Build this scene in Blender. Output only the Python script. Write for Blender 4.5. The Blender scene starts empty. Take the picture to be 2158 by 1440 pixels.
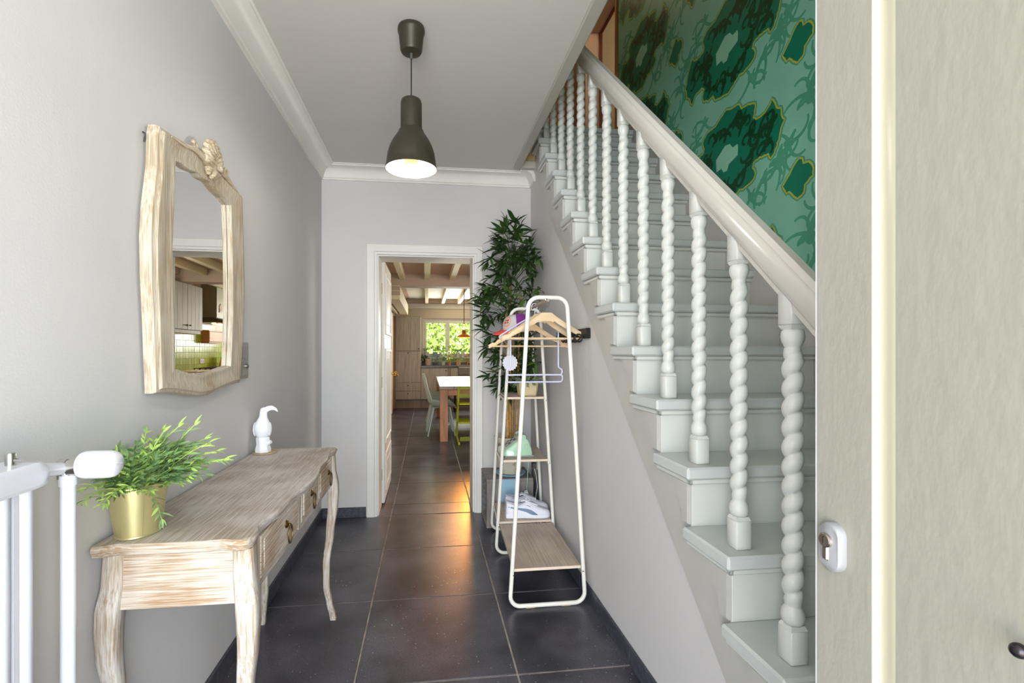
import bpy, math, random
from mathutils import Vector, Matrix
random.seed(7)
S = bpy.context.scene
COL = S.collection
PI = math.pi
def R(d): return math.radians(d)
def lin(c): return c / 12.92 if c <= 0.04045 else ((c + 0.055) / 1.055) ** 2.4
def rgb(r, g, b): return (lin(r / 255), lin(g / 255), lin(b / 255), 1)

# ------------------------------------------------------------------ camera, sky, lights, exposure
FPX = 1000.0
cam_d = bpy.data.cameras.new('camera'); cam = bpy.data.objects.new('camera', cam_d); COL.objects.link(cam)
cam_d.sensor_width = 36; cam_d.lens = 36 * FPX / 2158
cam_d.shift_x = (1079 - 1021) / 2158; cam_d.shift_y = 20 / 2158
cam_d.clip_start = 0.03
YAW = math.atan2(121, 1000)
cam.location = (0, 0, 1.28); cam.rotation_euler = (R(90), 0, -YAW)
S.camera = cam

W = bpy.data.worlds.new('world'); S.world = W; W.use_nodes = True
nt = W.node_tree; nt.nodes.clear()
sky = nt.nodes.new('ShaderNodeTexSky'); sky.sky_type = 'NISHITA'; sky.sun_disc = False
sky.sun_elevation = R(55); sky.sun_rotation = R(200); sky.air_density = 1.2; sky.dust_density = 2.5
bgn = nt.nodes.new('ShaderNodeBackground'); bgn.inputs['Strength'].default_value = 0.8
out = nt.nodes.new('ShaderNodeOutputWorld')
nt.links.new(sky.outputs[0], bgn.inputs[0]); nt.links.new(bgn.outputs[0], out.inputs[0])

def lamp(name, kind, loc, energy, color=(1, 1, 1), rot=(0, 0, 0), size=None, size_y=None, radius=None, spot=None, blend=.5, spread=None):
    d = bpy.data.lights.new(name, kind); o = bpy.data.objects.new(name, d); COL.objects.link(o)
    o.location = loc; o.rotation_euler = rot; d.energy = energy; d.color = color
    if size: d.shape = 'RECTANGLE'; d.size = size; d.size_y = size_y or size
    if radius is not None: d.shadow_soft_size = radius
    if spot: d.spot_size = spot; d.spot_blend = blend
    if spread: d.spread = spread
    return o
sun = lamp('sun', 'SUN', (0, -5, 8), 34.0, (1, .95, .86), (R(36), 0, R(8))); sun.data.angle = R(2)
# daylight: open front door (cool sky from above, warm sunlit paving from below), far kitchen window; plus added fills upstairs, at the pendant and in the kitchen
lamp('front_door_sky', 'AREA', (-.3, -3.4, 1.75), 760, (.73, .85, 1), (R(86), 0, 0), 7.0, 2.4)
lamp('front_door_ground_bounce', 'AREA', (-.2, -2.7, .0), 420, (1, .91, .78), (R(118), 0, 0), 6.0, 1.8)
lamp('upper_fill', 'AREA', (.6, .3, 5.3), 9, (1, .97, .90), (R(25), 0, 0), 1.2, 1.2)  # fill light added over the stairwell, no window is built there
lamp('upper_landing_lamp', 'POINT', (1.2, 4.5, 5.0), 8, (1, .72, .38), radius=.1)
lamp('upper_room_light', 'POINT', (2.5, 4.3, 4.7), 16, (1, .90, .78), radius=.15)
lamp('pendant_fill', 'POINT', (-.068, 2.082, 2.05), 9, (1, .93, .84), radius=.03)  # fill added just below the pendant to even out the hall
lamp('kitchen_side_fill', 'AREA', (2.2, 5.2, 1.65), 95, (1, .95, .86), (R(90), 0, R(62)), 1.5, 1.3)  # fill added at the right wall to brighten the kitchen, no window there
lamp('kitchen_far_daylight', 'AREA', (.9, 11.15, 1.75), 80, (1, .98, .92), (R(-90), 0, 0), 1.2, .8)
S.view_settings.view_transform = 'Standard'; S.view_settings.look = 'None'
S.view_settings.gamma = 1; S.view_settings.use_curve_mapping = False
S.view_settings.exposure = -0.37

# ------------------------------------------------------------------ materials
MATS = {}
def newmat(name):
    m = bpy.data.materials.new(name); m.use_nodes = True; MATS[name] = m
    b = m.node_tree.nodes['Principled BSDF']
    return m, m.node_tree, b
def sset(b, k, v):
    if k in b.inputs: b.inputs[k].default_value = v
def mat(name, c, rough=.5, metal=0., var=0., vscale=6., bump=0., bscale=120., spec=.5, stretch=(1, 1, 1), trans=0., emis=None, estr=0., coat=0., ior=1.45, alpha=1., c2=None, ramp=(.35, .65), detail=4.):
    m, t, b = newmat(name)
    sset(b, 'Base Color', c); sset(b, 'Roughness', rough); sset(b, 'Metallic', metal); sset(b, 'Specular IOR Level', spec)
    sset(b, 'Transmission Weight', trans); sset(b, 'Coat Weight', coat); sset(b, 'Coat Roughness', .15); sset(b, 'IOR', ior); sset(b, 'Alpha', alpha)
    if emis: sset(b, 'Emission Color', emis); sset(b, 'Emission Strength', estr)
    L = t.links
    if var or c2 or bump:
        tc = t.nodes.new('ShaderNodeTexCoord'); mp = t.nodes.new('ShaderNodeMapping'); mp.inputs['Scale'].default_value = stretch
        L.new(tc.outputs['Object'], mp.inputs['Vector'])
    if var or c2:
        n = t.nodes.new('ShaderNodeTexNoise'); n.inputs['Scale'].default_value = vscale; n.inputs['Detail'].default_value = detail
        L.new(mp.outputs[0], n.inputs['Vector'])
        r = t.nodes.new('ShaderNodeValToRGB'); r.color_ramp.elements[0].position = ramp[0]; r.color_ramp.elements[1].position = ramp[1]
        if c2: r.color_ramp.elements[0].color = c; r.color_ramp.elements[1].color = c2
        else:
            r.color_ramp.elements[0].color = tuple(max(0, x * (1 - var)) for x in c[:3]) + (1,)
            r.color_ramp.elements[1].color = tuple(min(1, x * (1 + var)) for x in c[:3]) + (1,)
        L.new(n.outputs['Fac'], r.inputs[0]); L.new(r.outputs[0], b.inputs['Base Color'])
    if bump:
        n2 = t.nodes.new('ShaderNodeTexNoise'); n2.inputs['Scale'].default_value = bscale; n2.inputs['Detail'].default_value = 3
        L.new(mp.outputs[0], n2.inputs['Vector'])
        bp = t.nodes.new('ShaderNodeBump'); bp.inputs['Strength'].default_value = bump; bp.inputs['Distance'].default_value = .01
        L.new(n2.outputs['Fac'], bp.inputs['Height']); L.new(bp.outputs[0], b.inputs['Normal'])
    return m
def limed(name, axis, tan, white, rough=.55, scale=58.):
    """limed oak: pale streaks along one axis over tan wood"""
    st = [1., 1., 1.]; st[axis] = .030
    m, t, b = newmat(name); L = t.links
    sset(b, 'Roughness', rough); sset(b, 'Specular IOR Level', .35)
    tc = t.nodes.new('ShaderNodeTexCoord'); mp = t.nodes.new('ShaderNodeMapping'); mp.inputs['Scale'].default_value = st
    L.new(tc.outputs['Object'], mp.inputs['Vector'])
    n = t.nodes.new('ShaderNodeTexNoise'); n.inputs['Scale'].default_value = scale * 4; n.inputs['Detail'].default_value = 4; n.inputs['Roughness'].default_value = .65
    n2 = t.nodes.new('ShaderNodeTexNoise'); n2.inputs['Scale'].default_value = 7; n2.inputs['Detail'].default_value = 2
    L.new(mp.outputs[0], n.inputs['Vector']); L.new(tc.outputs['Object'], n2.inputs['Vector'])
    a = t.nodes.new('ShaderNodeMath'); a.operation = 'MULTIPLY_ADD'; a.inputs[1].default_value = .55; a.inputs[2].default_value = -.27
    L.new(n2.outputs['Fac'], a.inputs[0])
    s = t.nodes.new('ShaderNodeMath'); s.operation = 'ADD'; L.new(n.outputs['Fac'], s.inputs[0]); L.new(a.outputs[0], s.inputs[1])
    r = t.nodes.new('ShaderNodeValToRGB'); e = r.color_ramp.elements
    e[0].position = .36; e[0].color = tan; e[1].position = .64; e[1].color = white
    L.new(s.outputs[0], r.inputs[0]); L.new(r.outputs[0], b.inputs['Base Color'])
    bp = t.nodes.new('ShaderNodeBump'); bp.inputs['Strength'].default_value = .25; bp.inputs['Distance'].default_value = .004
    L.new(n.outputs['Fac'], bp.inputs['Height']); L.new(bp.outputs[0], b.inputs['Normal'])
    return m

m_wall = mat('wall_paint', rgb(207, 204, 202), .75, var=.02, vscale=2.5, bump=.05, bscale=160, spec=.2)
m_ceil = mat('ceiling_paint', rgb(208, 205, 200), .8, var=.015, vscale=2, spec=.2)
m_trimw = mat('trim_white', rgb(226, 223, 216), .45, var=.02, vscale=5)
m_stair = mat('stair_paint', rgb(208, 209, 203), .35, var=.025, vscale=7, bump=.04, bscale=90)
m_stair2 = mat('stair_trim_paint', rgb(188, 186, 180), .33, var=.03, vscale=9)
m_tread = mat('tread_paint', rgb(196, 199, 196), .38, var=.02, vscale=8)
m_grout = mat('grout', rgb(150, 142, 132), .85, var=.25, vscale=14)
m_skirt = mat('skirting_stone', rgb(58, 59, 68), .35, c2=rgb(86, 88, 98), vscale=45, ramp=(.4, .75))
m_wood_x = limed('limed_oak_x', 0, rgb(158, 130, 98), rgb(204, 194, 182))
m_wood_y = limed('limed_oak_y', 1, rgb(158, 144, 128), rgb(204, 196, 188))
m_wood_z = limed('limed_oak_z', 2, rgb(158, 138, 112), rgb(206, 200, 192))
m_wood_dr = limed('limed_oak_drawer', 1, rgb(160, 130, 98), rgb(222, 212, 200))
m_mir_z = limed('mirror_oak', 2, rgb(162, 142, 114), rgb(198, 188, 170), scale=46)
m_mir_y = limed('mirror_oak_crest', 1, rgb(160, 138, 106), rgb(206, 192, 168), scale=46)
m_brass = mat('aged_brass', rgb(120, 98, 62), .35, 1.)
m_bright_brass = mat('polished_brass', rgb(205, 165, 85), .22, 1.)
m_gold = mat('brushed_gold', rgb(212, 202, 150), .38, .8, var=.04, vscale=30, stretch=(1, 1, .1))
m_chrome = mat('nickel', rgb(200, 198, 194), .22, 1.)
m_white = mat('white_enamel', rgb(206, 207, 214), .3, coat=.2)
m_whitepl = mat('white_plastic', rgb(212, 212, 218), .35)
m_ceramic = mat('white_ceramic', rgb(245, 245, 248), .18, coat=.4)
m_rack = mat('cream_tube', rgb(232, 229, 218), .35)
m_shelf = limed('shelf_oak', 1, rgb(172, 156, 140), rgb(196, 182, 166), scale=22)
m_shelfedge = mat('shelf_edge', rgb(226, 208, 184), .5)
m_hanger = mat('birch', rgb(226, 200, 164), .45, c2=rgb(212, 184, 146), vscale=20, stretch=(.2, 1, 1))
m_hanger2 = mat('aged_birch', rgb(214, 178, 136), .45, c2=rgb(226, 196, 158), vscale=20, stretch=(.2, 1, 1))
m_rod = mat('rod_wood', rgb(170, 152, 130), .5)
m_lav = mat('lavender_plastic', rgb(206, 208, 236), .4)
m_bronze = mat('dark_bronze', rgb(62, 57, 44), .42, .35, var=.06, vscale=40)
m_black = mat('black', rgb(22, 22, 24), .45)
m_amber = mat('amber_glass', rgb(236, 200, 140), .08, trans=.85, emis=rgb(255, 214, 150), estr=.25)
m_mirror = mat('mirror_glass', (.93, .94, .93, 1), .0, 1.)
m_silver = mat('silver_plate', rgb(158, 158, 160), .35, .6)
m_leafA = mat('leaf_light', rgb(184, 208, 108), .5, c2=rgb(142, 180, 82), vscale=18)
m_leafB = mat('leaf_mid', rgb(132, 160, 100), .5, c2=rgb(98, 134, 84), vscale=18)
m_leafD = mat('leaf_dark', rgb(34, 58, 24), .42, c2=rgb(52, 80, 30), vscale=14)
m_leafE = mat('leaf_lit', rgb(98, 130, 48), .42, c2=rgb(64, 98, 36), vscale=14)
m_leafS = mat('leaf_sage', rgb(112, 132, 98), .6, c2=rgb(150, 164, 138), vscale=30)
m_cane = mat('bamboo_cane', rgb(196, 150, 86), .4, var=.12, vscale=25)
m_potc = mat('cream_pot', rgb(214, 208, 188), .5, c2=rgb(136, 128, 112), vscale=16, ramp=(.58, .72))
m_soil = mat('soil', rgb(70, 52, 40), .9)
m_beige = mat('beige_pot', rgb(206, 190, 150), .5, var=.04)
m_crate = mat('grey_wood_x', rgb(148, 142, 138), .7, c2=rgb(112, 106, 102), vscale=22, stretch=(1, 1, .25), ramp=(.3, .7))
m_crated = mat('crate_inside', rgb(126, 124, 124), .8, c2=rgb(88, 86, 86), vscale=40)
m_blue = mat('pale_blue_paint', rgb(158, 196, 216), .6, var=.06, vscale=14)
m_mint = mat('mint_plastic', rgb(176, 216, 184), .16, coat=.6)
m_grey = mat('grey_plastic', rgb(168, 168, 166), .4)
m_dgrey = mat('dark_grey', rgb(92, 90, 88), .45)
m_shoe = mat('white_leather', rgb(232, 232, 242), .5)
m_shoeb = mat('slate_blue_leather', rgb(112, 134, 162), .5)
m_lace = mat('white_lace', rgb(240, 240, 248), .7)
m_capgrey = mat('cap_grey_cloth', rgb(196, 192, 190), .85, bump=.1, bscale=500)
m_cappurple = mat('cap_purple_cloth', rgb(128, 44, 134), .85, bump=.1, bscale=500)
m_capred = mat('cap_coral_cloth', rgb(226, 84, 62), .8, bump=.1, bscale=500)
m_red = mat('print_red', rgb(214, 66, 44), .7); m_orange = mat('print_orange', rgb(228, 150, 96), .7); m_green = mat('print_green', rgb(70, 120, 70), .7)
m_disc = mat('white_paper', rgb(226, 226, 236), .7)
m_doorp = mat('door_olive_paint', rgb(140, 139, 128), .42, var=.02, vscale=4, bump=.10, bscale=60, stretch=(1, 1, .45))
m_bead = mat('door_bead_paint', rgb(190, 186, 164), .3)
m_strip = mat('weather_strip', rgb(222, 222, 232), .4)
m_alu = mat('silver_alu', rgb(146, 146, 149), .42, .3)
m_steel = mat('steel', rgb(190, 180, 168), .2, 1.)
m_peach = mat('peach_paint', rgb(206, 170, 138), .55, var=.04); m_brownp = mat('orange_brown_paint', rgb(166, 110, 62), .5, var=.06)
m_tan = mat('tan_paint', rgb(176, 152, 108), .6, var=.05); m_dred = mat('dark_red_trim', rgb(104, 30, 16), .5)
m_upwall = mat('upper_white', rgb(212, 206, 198), .7)
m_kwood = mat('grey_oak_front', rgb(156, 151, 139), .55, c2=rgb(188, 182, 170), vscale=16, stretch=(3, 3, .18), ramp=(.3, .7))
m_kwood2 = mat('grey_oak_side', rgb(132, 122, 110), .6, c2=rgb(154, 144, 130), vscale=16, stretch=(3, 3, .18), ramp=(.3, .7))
m_kwarm = mat('kitchen_wall_warm', rgb(206, 192, 172), .7); m_kwhite = mat('kitchen_white', rgb(222, 216, 206), .65)
m_beam = mat('beam_cream', rgb(216, 202, 166), .6, var=.03); m_beamg = mat('beam_taupe', rgb(172, 152, 134), .65, var=.03)
m_deck = mat('ceiling_boards', rgb(190, 160, 138), .7, var=.03)
m_counter = mat('dark_stone_top', rgb(74, 68, 66), .25, var=.15, vscale=30)
m_sink = mat('grey_sink', rgb(120, 112, 104), .35)
m_zel = mat('green_glazed_tile', rgb(150, 172, 44), .30, c2=rgb(176, 192, 66), vscale=5, coat=.1)
m_zel2 = mat('olive_glazed_tile', rgb(134, 158, 36), .30, c2=rgb(164, 180, 54), vscale=5, coat=.1)
m_copper = mat('copper', rgb(206, 132, 66), .28, 1.); m_lampin = mat('lamp_inside', rgb(250, 170, 90), .6, emis=rgb(255, 138, 36), estr=8)
m_bulb = mat('bulb_glow', (1, 1, 1, 1), .5, emis=rgb(255, 206, 130), estr=10)
m_tablet = mat('table_whitewash', rgb(136, 128, 116), .35, c2=rgb(110, 100, 88), vscale=14, stretch=(.15, 3, 1), ramp=(.35, .7))
m_tableleg = mat('table_teak', rgb(150, 104, 74), .55, c2=rgb(176, 128, 94), vscale=12, stretch=(2, 2, .3))
m_sage = mat('sage_plastic', rgb(192, 204, 188), .4); m_sageleg = mat('sage_metal', rgb(200, 208, 196), .4)
m_lime = mat('lime_lacquer', rgb(172, 176, 34), .4); m_limed = mat('lime_lacquer_back', rgb(118, 130, 30), .4)
m_glass = mat('window_glass', (1, 1, 1, 1), .0, trans=1., ior=1.02)
m_gals = mat('jar_glass', (.95, .97, .95, 1), .02, trans=1., ior=1.3)
m_terra = mat('terracotta', rgb(196, 128, 84), .7, var=.06); m_pink = mat('blush_pot', rgb(208, 178, 150), .6); m_galv = mat('pale_grey_pot', rgb(196, 196, 196), .5)
m_sagepot = mat('pale_green_pot', rgb(176, 190, 160), .5); m_weave = mat('woven_pot', rgb(196, 164, 118), .7, c2=rgb(150, 112, 70), vscale=60, ramp=(.45, .55))
m_dark_taupe = mat('hood_taupe', rgb(150, 138, 112), .5); m_hoodlit = mat('hood_lit_tone', rgb(178, 176, 152), .5); m_hoodbase = mat('hood_steel_dark', rgb(84, 74, 58), .35)
m_boxwood = mat('warm_wood', rgb(190, 130, 70), .5, c2=rgb(166, 106, 54), vscale=8, stretch=(1, .2, 3))
m_grass = mat('grass', rgb(110, 140, 60), .9, var=.2)
m_hedge = mat('hedge_leaf', rgb(242, 244, 190), .6, c2=rgb(194, 212, 116), vscale=6)
m_paving = mat('paving', rgb(170, 166, 158), .8, var=.08)
m_cork = mat('cork', rgb(184, 160, 120), .8, var=.1, vscale=80)

# floor tile: charcoal ceramic, fine pale specks, soft sheen
def floor_tile_mat():
    m, t, b = newmat('charcoal_tile'); L = t.links
    geo = t.nodes.new('ShaderNodeNewGeometry')
    n = t.nodes.new('ShaderNodeTexNoise'); n.inputs['Scale'].default_value = 3.2; n.inputs['Detail'].default_value = 6; L.new(geo.outputs['Position'], n.inputs['Vector'])
    r = t.nodes.new('ShaderNodeValToRGB'); e = r.color_ramp.elements
    e[0].position = .36; e[0].color = rgb(46, 45, 52); e[1].position = .66; e[1].color = rgb(88, 86, 94); L.new(n.outputs['Fac'], r.inputs[0])
    g = t.nodes.new('ShaderNodeTexNoise'); g.inputs['Scale'].default_value = 150; g.inputs['Detail'].default_value = 3; L.new(geo.outputs['Position'], g.inputs['Vector'])
    gr = t.nodes.new('ShaderNodeValToRGB'); e = gr.color_ramp.elements; e[0].position = .40; e[0].color = (.8, .8, .8, 1); e[1].position = .68; e[1].color = (1.35, 1.35, 1.4, 1)
    L.new(g.outputs['Fac'], gr.inputs[0])
    mm = t.nodes.new('ShaderNodeMix'); mm.data_type = 'RGBA'; mm.blend_type = 'MULTIPLY'; mm.inputs[0].default_value = 1
    L.new(r.outputs[0], mm.inputs[6]); L.new(gr.outputs[0], mm.inputs[7])
    v = t.nodes.new('ShaderNodeTexVoronoi'); v.inputs['Scale'].default_value = 62; L.new(geo.outputs['Position'], v.inputs['Vector'])
    n3 = t.nodes.new('ShaderNodeTexNoise'); n3.inputs['Scale'].default_value = 3.; L.new(geo.outputs['Position'], n3.inputs['Vector'])
    th = t.nodes.new('ShaderNodeMath'); th.operation = 'MULTIPLY_ADD'; th.inputs[1].default_value = .42; th.inputs[2].default_value = -.10; L.new(n3.outputs['Fac'], th.inputs[0])
    lt = t.nodes.new('ShaderNodeMath'); lt.operation = 'LESS_THAN'; L.new(v.outputs['Distance'], lt.inputs[0]); L.new(th.outputs[0], lt.inputs[1])
    v2 = t.nodes.new('ShaderNodeSeparateColor'); L.new(v.outputs['Color'], v2.inputs[0])
    gt = t.nodes.new('ShaderNodeMath'); gt.operation = 'GREATER_THAN'; gt.inputs[1].default_value = .76; L.new(v2.outputs[0], gt.inputs[0])
    am = t.nodes.new('ShaderNodeMath'); am.operation = 'MULTIPLY'; L.new(lt.outputs[0], am.inputs[0]); L.new(gt.outputs[0], am.inputs[1])
    m2 = t.nodes.new('ShaderNodeMix'); m2.data_type = 'RGBA'; L.new(am.outputs[0], m2.inputs[0]); L.new(mm.outputs[2], m2.inputs[6]); m2.inputs[7].default_value = rgb(176, 174, 180)
    L.new(m2.outputs[2], b.inputs['Base Color'])
    rr = t.nodes.new('ShaderNodeMapRange'); rr.inputs[3].default_value = .24; rr.inputs[4].default_value = .36; L.new(g.outputs['Fac'], rr.inputs[0]); L.new(rr.outputs[0], b.inputs['Roughness'])
    bp = t.nodes.new('ShaderNodeBump'); bp.inputs['Strength'].default_value = .035; bp.inputs['Distance'].default_value = .003
    L.new(g.outputs['Fac'], bp.inputs['Height']); L.new(bp.outputs[0], b.inputs['Normal'])
    sset(b, 'Specular IOR Level', .55)
    return m
m_tile = floor_tile_mat()

# ------------------------------------------------------------------ mesh helpers
ORG = {}
OFF = [Vector((0, 0, 0))]      # shift applied to what is being built
class MB:
    """collects geometry in world coordinates; build() links it as ONE mesh object"""
    def __init__(s): s.v = []; s.f = []; s.mi = []; s.cur = 0
    def add(s, vs, fs):
        o = len(s.v); s.v += [tuple(p) for p in vs]
        for f in fs: s.f.append([i + o for i in f]); s.mi.append(s.cur)
        return s
    def box(s, x0, x1, y0, y1, z0, z1, b=0., M=None):
        x0, x1 = min(x0, x1), max(x0, x1); y0, y1 = min(y0, y1), max(y0, y1); z0, z1 = min(z0, z1), max(z0, z1)
        b = min(b, (x1 - x0) * .45, (y1 - y0) * .45, (z1 - z0) * .45)
        if b <= 0:
            vs = [(x0, y0, z0), (x1, y0, z0), (x1, y1, z0), (x0, y1, z0), (x0, y0, z1), (x1, y0, z1), (x1, y1, z1), (x0, y1, z1)]
            fs = [(0, 3, 2, 1), (4, 5, 6, 7), (0, 1, 5, 4), (1, 2, 6, 5), (2, 3, 7, 6), (3, 0, 4, 7)]
        else:
            vs = []; idx = {}
            for cx in (0, 1):
                for cy in (0, 1):
                    for cz in (0, 1):
                        X = (x0, x1)[cx]; Y = (y0, y1)[cy]; Z = (z0, z1)[cz]; sx = 1 - 2 * cx; sy = 1 - 2 * cy; sz = 1 - 2 * cz
                        for a, p in enumerate(((X, Y + sy * b, Z + sz * b), (X + sx * b, Y, Z + sz * b), (X + sx * b, Y + sy * b, Z))):
                            idx[(cx, cy, cz, a)] = len(vs); vs.append(p)
            fs = []
            for a in range(3):
                u, w = [k for k in range(3) if k != a]
                for sd in (0, 1):
                    q = []
                    for p, r in ((0, 0), (1, 0), (1, 1), (0, 1)):
                        c = [0, 0, 0]; c[a] = sd; c[u] = p; c[w] = r; q.append(idx[(*c, a)])
                    flip = (sd == 1) ^ (a == 1)
                    fs.append(q if flip else q[::-1])
                for p in (0, 1):
                    for r in (0, 1):
                        c0 = [0, 0, 0]; c1 = [0, 0, 0]; c0[u] = c1[u] = p; c0[w] = c1[w] = r; c1[a] = 1
                        fs.append([idx[(*c0, u)], idx[(*c1, u)], idx[(*c1, w)], idx[(*c0, w)]])
            for cx in (0, 1):
                for cy in (0, 1):
                    for cz in (0, 1): fs.append([idx[(cx, cy, cz, a)] for a in range(3)])
        if M is not None: vs = [M @ Vector(p) for p in vs]
        return s.add(vs, fs)
    def prism(s, pts, axis, a0, a1, M=None):
        """2-D polygon extruded along an axis; pts are the two other coordinates in xyz order"""
        n = len(pts)
        def mk(p, a):
            q = [0, 0, 0]; o = [k for k in range(3) if k != axis]; q[axis] = a; q[o[0]] = p[0]; q[o[1]] = p[1]; return q
        vs = [mk(p, a0) for p in pts] + [mk(p, a1) for p in pts]
        if M is not None: vs = [M @ Vector(p) for p in vs]
        fs = [list(range(n))[::-1], list(range(n, 2 * n))] + [[i, (i + 1) % n, n + (i + 1) % n, n + i] for i in range(n)]
        return s.add(vs, fs)
    def lathe(s, prof, c, n=24, axis=2, M=None, cap=True, sx=1., sy=1.):
        vs = []; m = len(prof)
        for r, h in prof:
            for k in range(n):
                a = 2 * PI * k / n; p = [0, 0, 0]; o = [q for q in range(3) if q != axis]
                p[axis] = h; p[o[0]] = r * math.cos(a) * sx; p[o[1]] = r * math.sin(a) * sy; vs.append(Vector(p))
        if M is not None: vs = [M @ v for v in vs]
        vs = [v + Vector(c) for v in vs]
        fs = [[i * n + k, i * n + (k + 1) % n, (i + 1) * n + (k + 1) % n, (i + 1) * n + k] for i in range(m - 1) for k in range(n)]
        if cap:
            if prof[0][0] > 1e-6: fs.append(list(range(n))[::-1])
            if prof[-1][0] > 1e-6: fs.append(list(range((m - 1) * n, m * n)))
        return s.add(vs, fs)
    def tube(s, pts, r, n=10, closed=False, cap=True, flat=None):
        pts = [Vector(p) for p in pts]; m = len(pts); rr = r if isinstance(r, (list, tuple)) else [r] * m
        vs = []; fs = []; prev = None
        for i, p in enumerate(pts):
            if closed: t = pts[(i + 1) % m] - pts[i - 1]
            else: t = pts[min(i + 1, m - 1)] - pts[max(i - 1, 0)]
            t.normalize()
            if prev is None:
                u = Vector((0, 0, 1)) if abs(t.z) < .9 else Vector((1, 0, 0))
                u = (u - t * u.dot(t)).normalized()
            else: u = (prev - t * prev.dot(t)).normalized()
            prev = u; w = t.cross(u)
            for k in range(n):
                a = 2 * PI * k / n; vs.append(p + u * (rr[i] * math.cos(a)) + w * (rr[i] * math.sin(a) * (flat or 1)))
        L = m if closed else m - 1
        for i in range(L):
            j = (i + 1) % m
            for k in range(n): fs.append([i * n + k, i * n + (k + 1) % n, j * n + (k + 1) % n, j * n + k])
        if not closed and cap: fs.append(list(range(n))[::-1]); fs.append(list(range((m - 1) * n, m * n)))
        return s.add(vs, fs)
    def loft(s, rings, cap=True, closed=False):
        n = len(rings[0]); m = len(rings); vs = [p for r in rings for p in r]
        fs = []
        for i in range(m if closed else m - 1):
            j = (i + 1) % m
            for k in range(n): fs.append([i * n + k, i * n + (k + 1) % n, j * n + (k + 1) % n, j * n + k])
        if cap and not closed: fs.append(list(range(n))[::-1]); fs.append(list(range((m - 1) * n, m * n)))
        return s.add(vs, fs)
    def frame(s, o, i, a0, a1, axis=1, b=.003, open_bottom=False):
        """mitred rectangular frame: o, i = (u0, u1, z0, z1) outer and inner rectangle, a0..a1 = depth along axis (a0 is the visible face)"""
        def P(u, z, a): return (u, a, z) if axis == 1 else (a, u, z)
        co = [(o[0], o[2]), (o[0], o[3]), (o[1], o[3]), (o[1], o[2])]; ci = [(i[0], i[2]), (i[0], i[3]), (i[1], i[3]), (i[1], i[2])]
        d = b if a1 > a0 else -b; rings = []
        for (ou, oz), (iu, iz) in zip(co, ci):
            k = lambda f: (ou + (iu - ou) * f, oz + (iz - oz) * f); w = max(abs(iu - ou), abs(iz - oz)); f = b / w
            rings.append([P(*k(0), a1), P(*k(0), a0 + d), P(*k(f), a0), P(*k(1 - f), a0), P(*k(1), a0 + d), P(*k(1), a1)])
        return s.loft(rings, closed=not open_bottom)
    def ball(s, c, r, n=14, m=9, M=None, sc=(1, 1, 1)):
        vs = []; fs = []
        for i in range(m + 1):
            t = PI * i / m
            for k in range(n):
                a = 2 * PI * k / n; v = Vector((math.sin(t) * math.cos(a) * sc[0], math.sin(t) * math.sin(a) * sc[1], math.cos(t) * sc[2])) * r
                if M is not None: v = M @ v
                vs.append(v + Vector(c))
        for i in range(m):
            for k in range(n): fs.append([i * n + k, (i + 1) * n + k, (i + 1) * n + (k + 1) % n, i * n + (k + 1) % n])
        return s.add(vs, fs)
    def torus(s, c, R0, r, n=20, k=8, axis=2, M=None):
        pts = []
        for i in range(n):
            a = 2 * PI * i / n; p = [0, 0, 0]; o = [q for q in range(3) if q != axis]; p[o[0]] = R0 * math.cos(a); p[o[1]] = R0 * math.sin(a)
            p = Vector(p)
            if M is not None: p = M @ p
            pts.append(p + Vector(c))
        return s.tube(pts, r, k, closed=True)
    def mesh(s, name, m, smooth=35, org=(0, 0, 0), fresh=True):
        me = bpy.data.meshes.new(name); o = Vector(org)
        me.from_pydata([Vector(p) - o + (OFF[0] if fresh else Vector((0, 0, 0))) for p in s.v], [], s.f)
        ms = m if isinstance(m, (list, tuple)) else [m]
        for q in ms: me.materials.append(q)
        if len(ms) > 1: me.polygons.foreach_set('material_index', s.mi)
        me.validate(); 
        import bmesh
        bm = bmesh.new(); bm.from_mesh(me); bmesh.ops.recalc_face_normals(bm, faces=bm.faces); bm.to_mesh(me); bm.free()
        if smooth:
            me.polygons.foreach_set('use_smooth', [True] * len(me.polygons)); me.set_sharp_from_angle(angle=R(smooth))
        me.update(); return me
    def build(s, name, m, parent=None, smooth=35, org=None):
        if parent is not None: o = ORG[parent.name]
        elif org is not None: o = Vector(org)
        else: o = Vector((0, 0, 0))
        ob = bpy.data.objects.new(name, s.mesh(name, m, smooth, o)); COL.objects.link(ob)
        if parent is not None: ob.parent = parent
        else: ob.location = o
        ORG[ob.name] = o
        return ob
def thing(name, label, cat, loc=(0, 0, 0), group=None):
    o = bpy.data.objects.new(name, None); COL.objects.link(o); loc = Vector(loc) + OFF[0]; o.location = loc; o.empty_display_size = .05
    ORG[o.name] = Vector(loc); return tag(o, label, cat, group)
def tag(o, label=None, cat=None, group=None):
    if label: o['label'] = label
    if cat: o['category'] = cat
    if group: o['group'] = group
    return o
def struct(name, mb=None, m=None, smooth=35, loc=(0, 0, 0)):
    if mb is None:
        o = bpy.data.objects.new(name, None); COL.objects.link(o); o.location = loc; ORG[o.name] = Vector(loc)
    else: o = mb.build(name, m, None, smooth, loc)
    o['kind'] = 'structure'; return o
def part(name, mesh, parent, Mw):
    o = bpy.data.objects.new(name, mesh); COL.objects.link(o); o.parent = parent
    o.matrix_local = Matrix.Translation(-ORG[parent.name]) @ Mw; ORG[o.name] = ORG[parent.name]; return o
def stuff(o): o['kind'] = 'stuff'; return o
def copy_tree(o, parent=None):
    c = o.copy(); COL.objects.link(c); ORG[c.name] = ORG[o.name]
    if parent: c.parent = parent
    for ch in list(o.children): copy_tree(ch, c)
    return c
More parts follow.
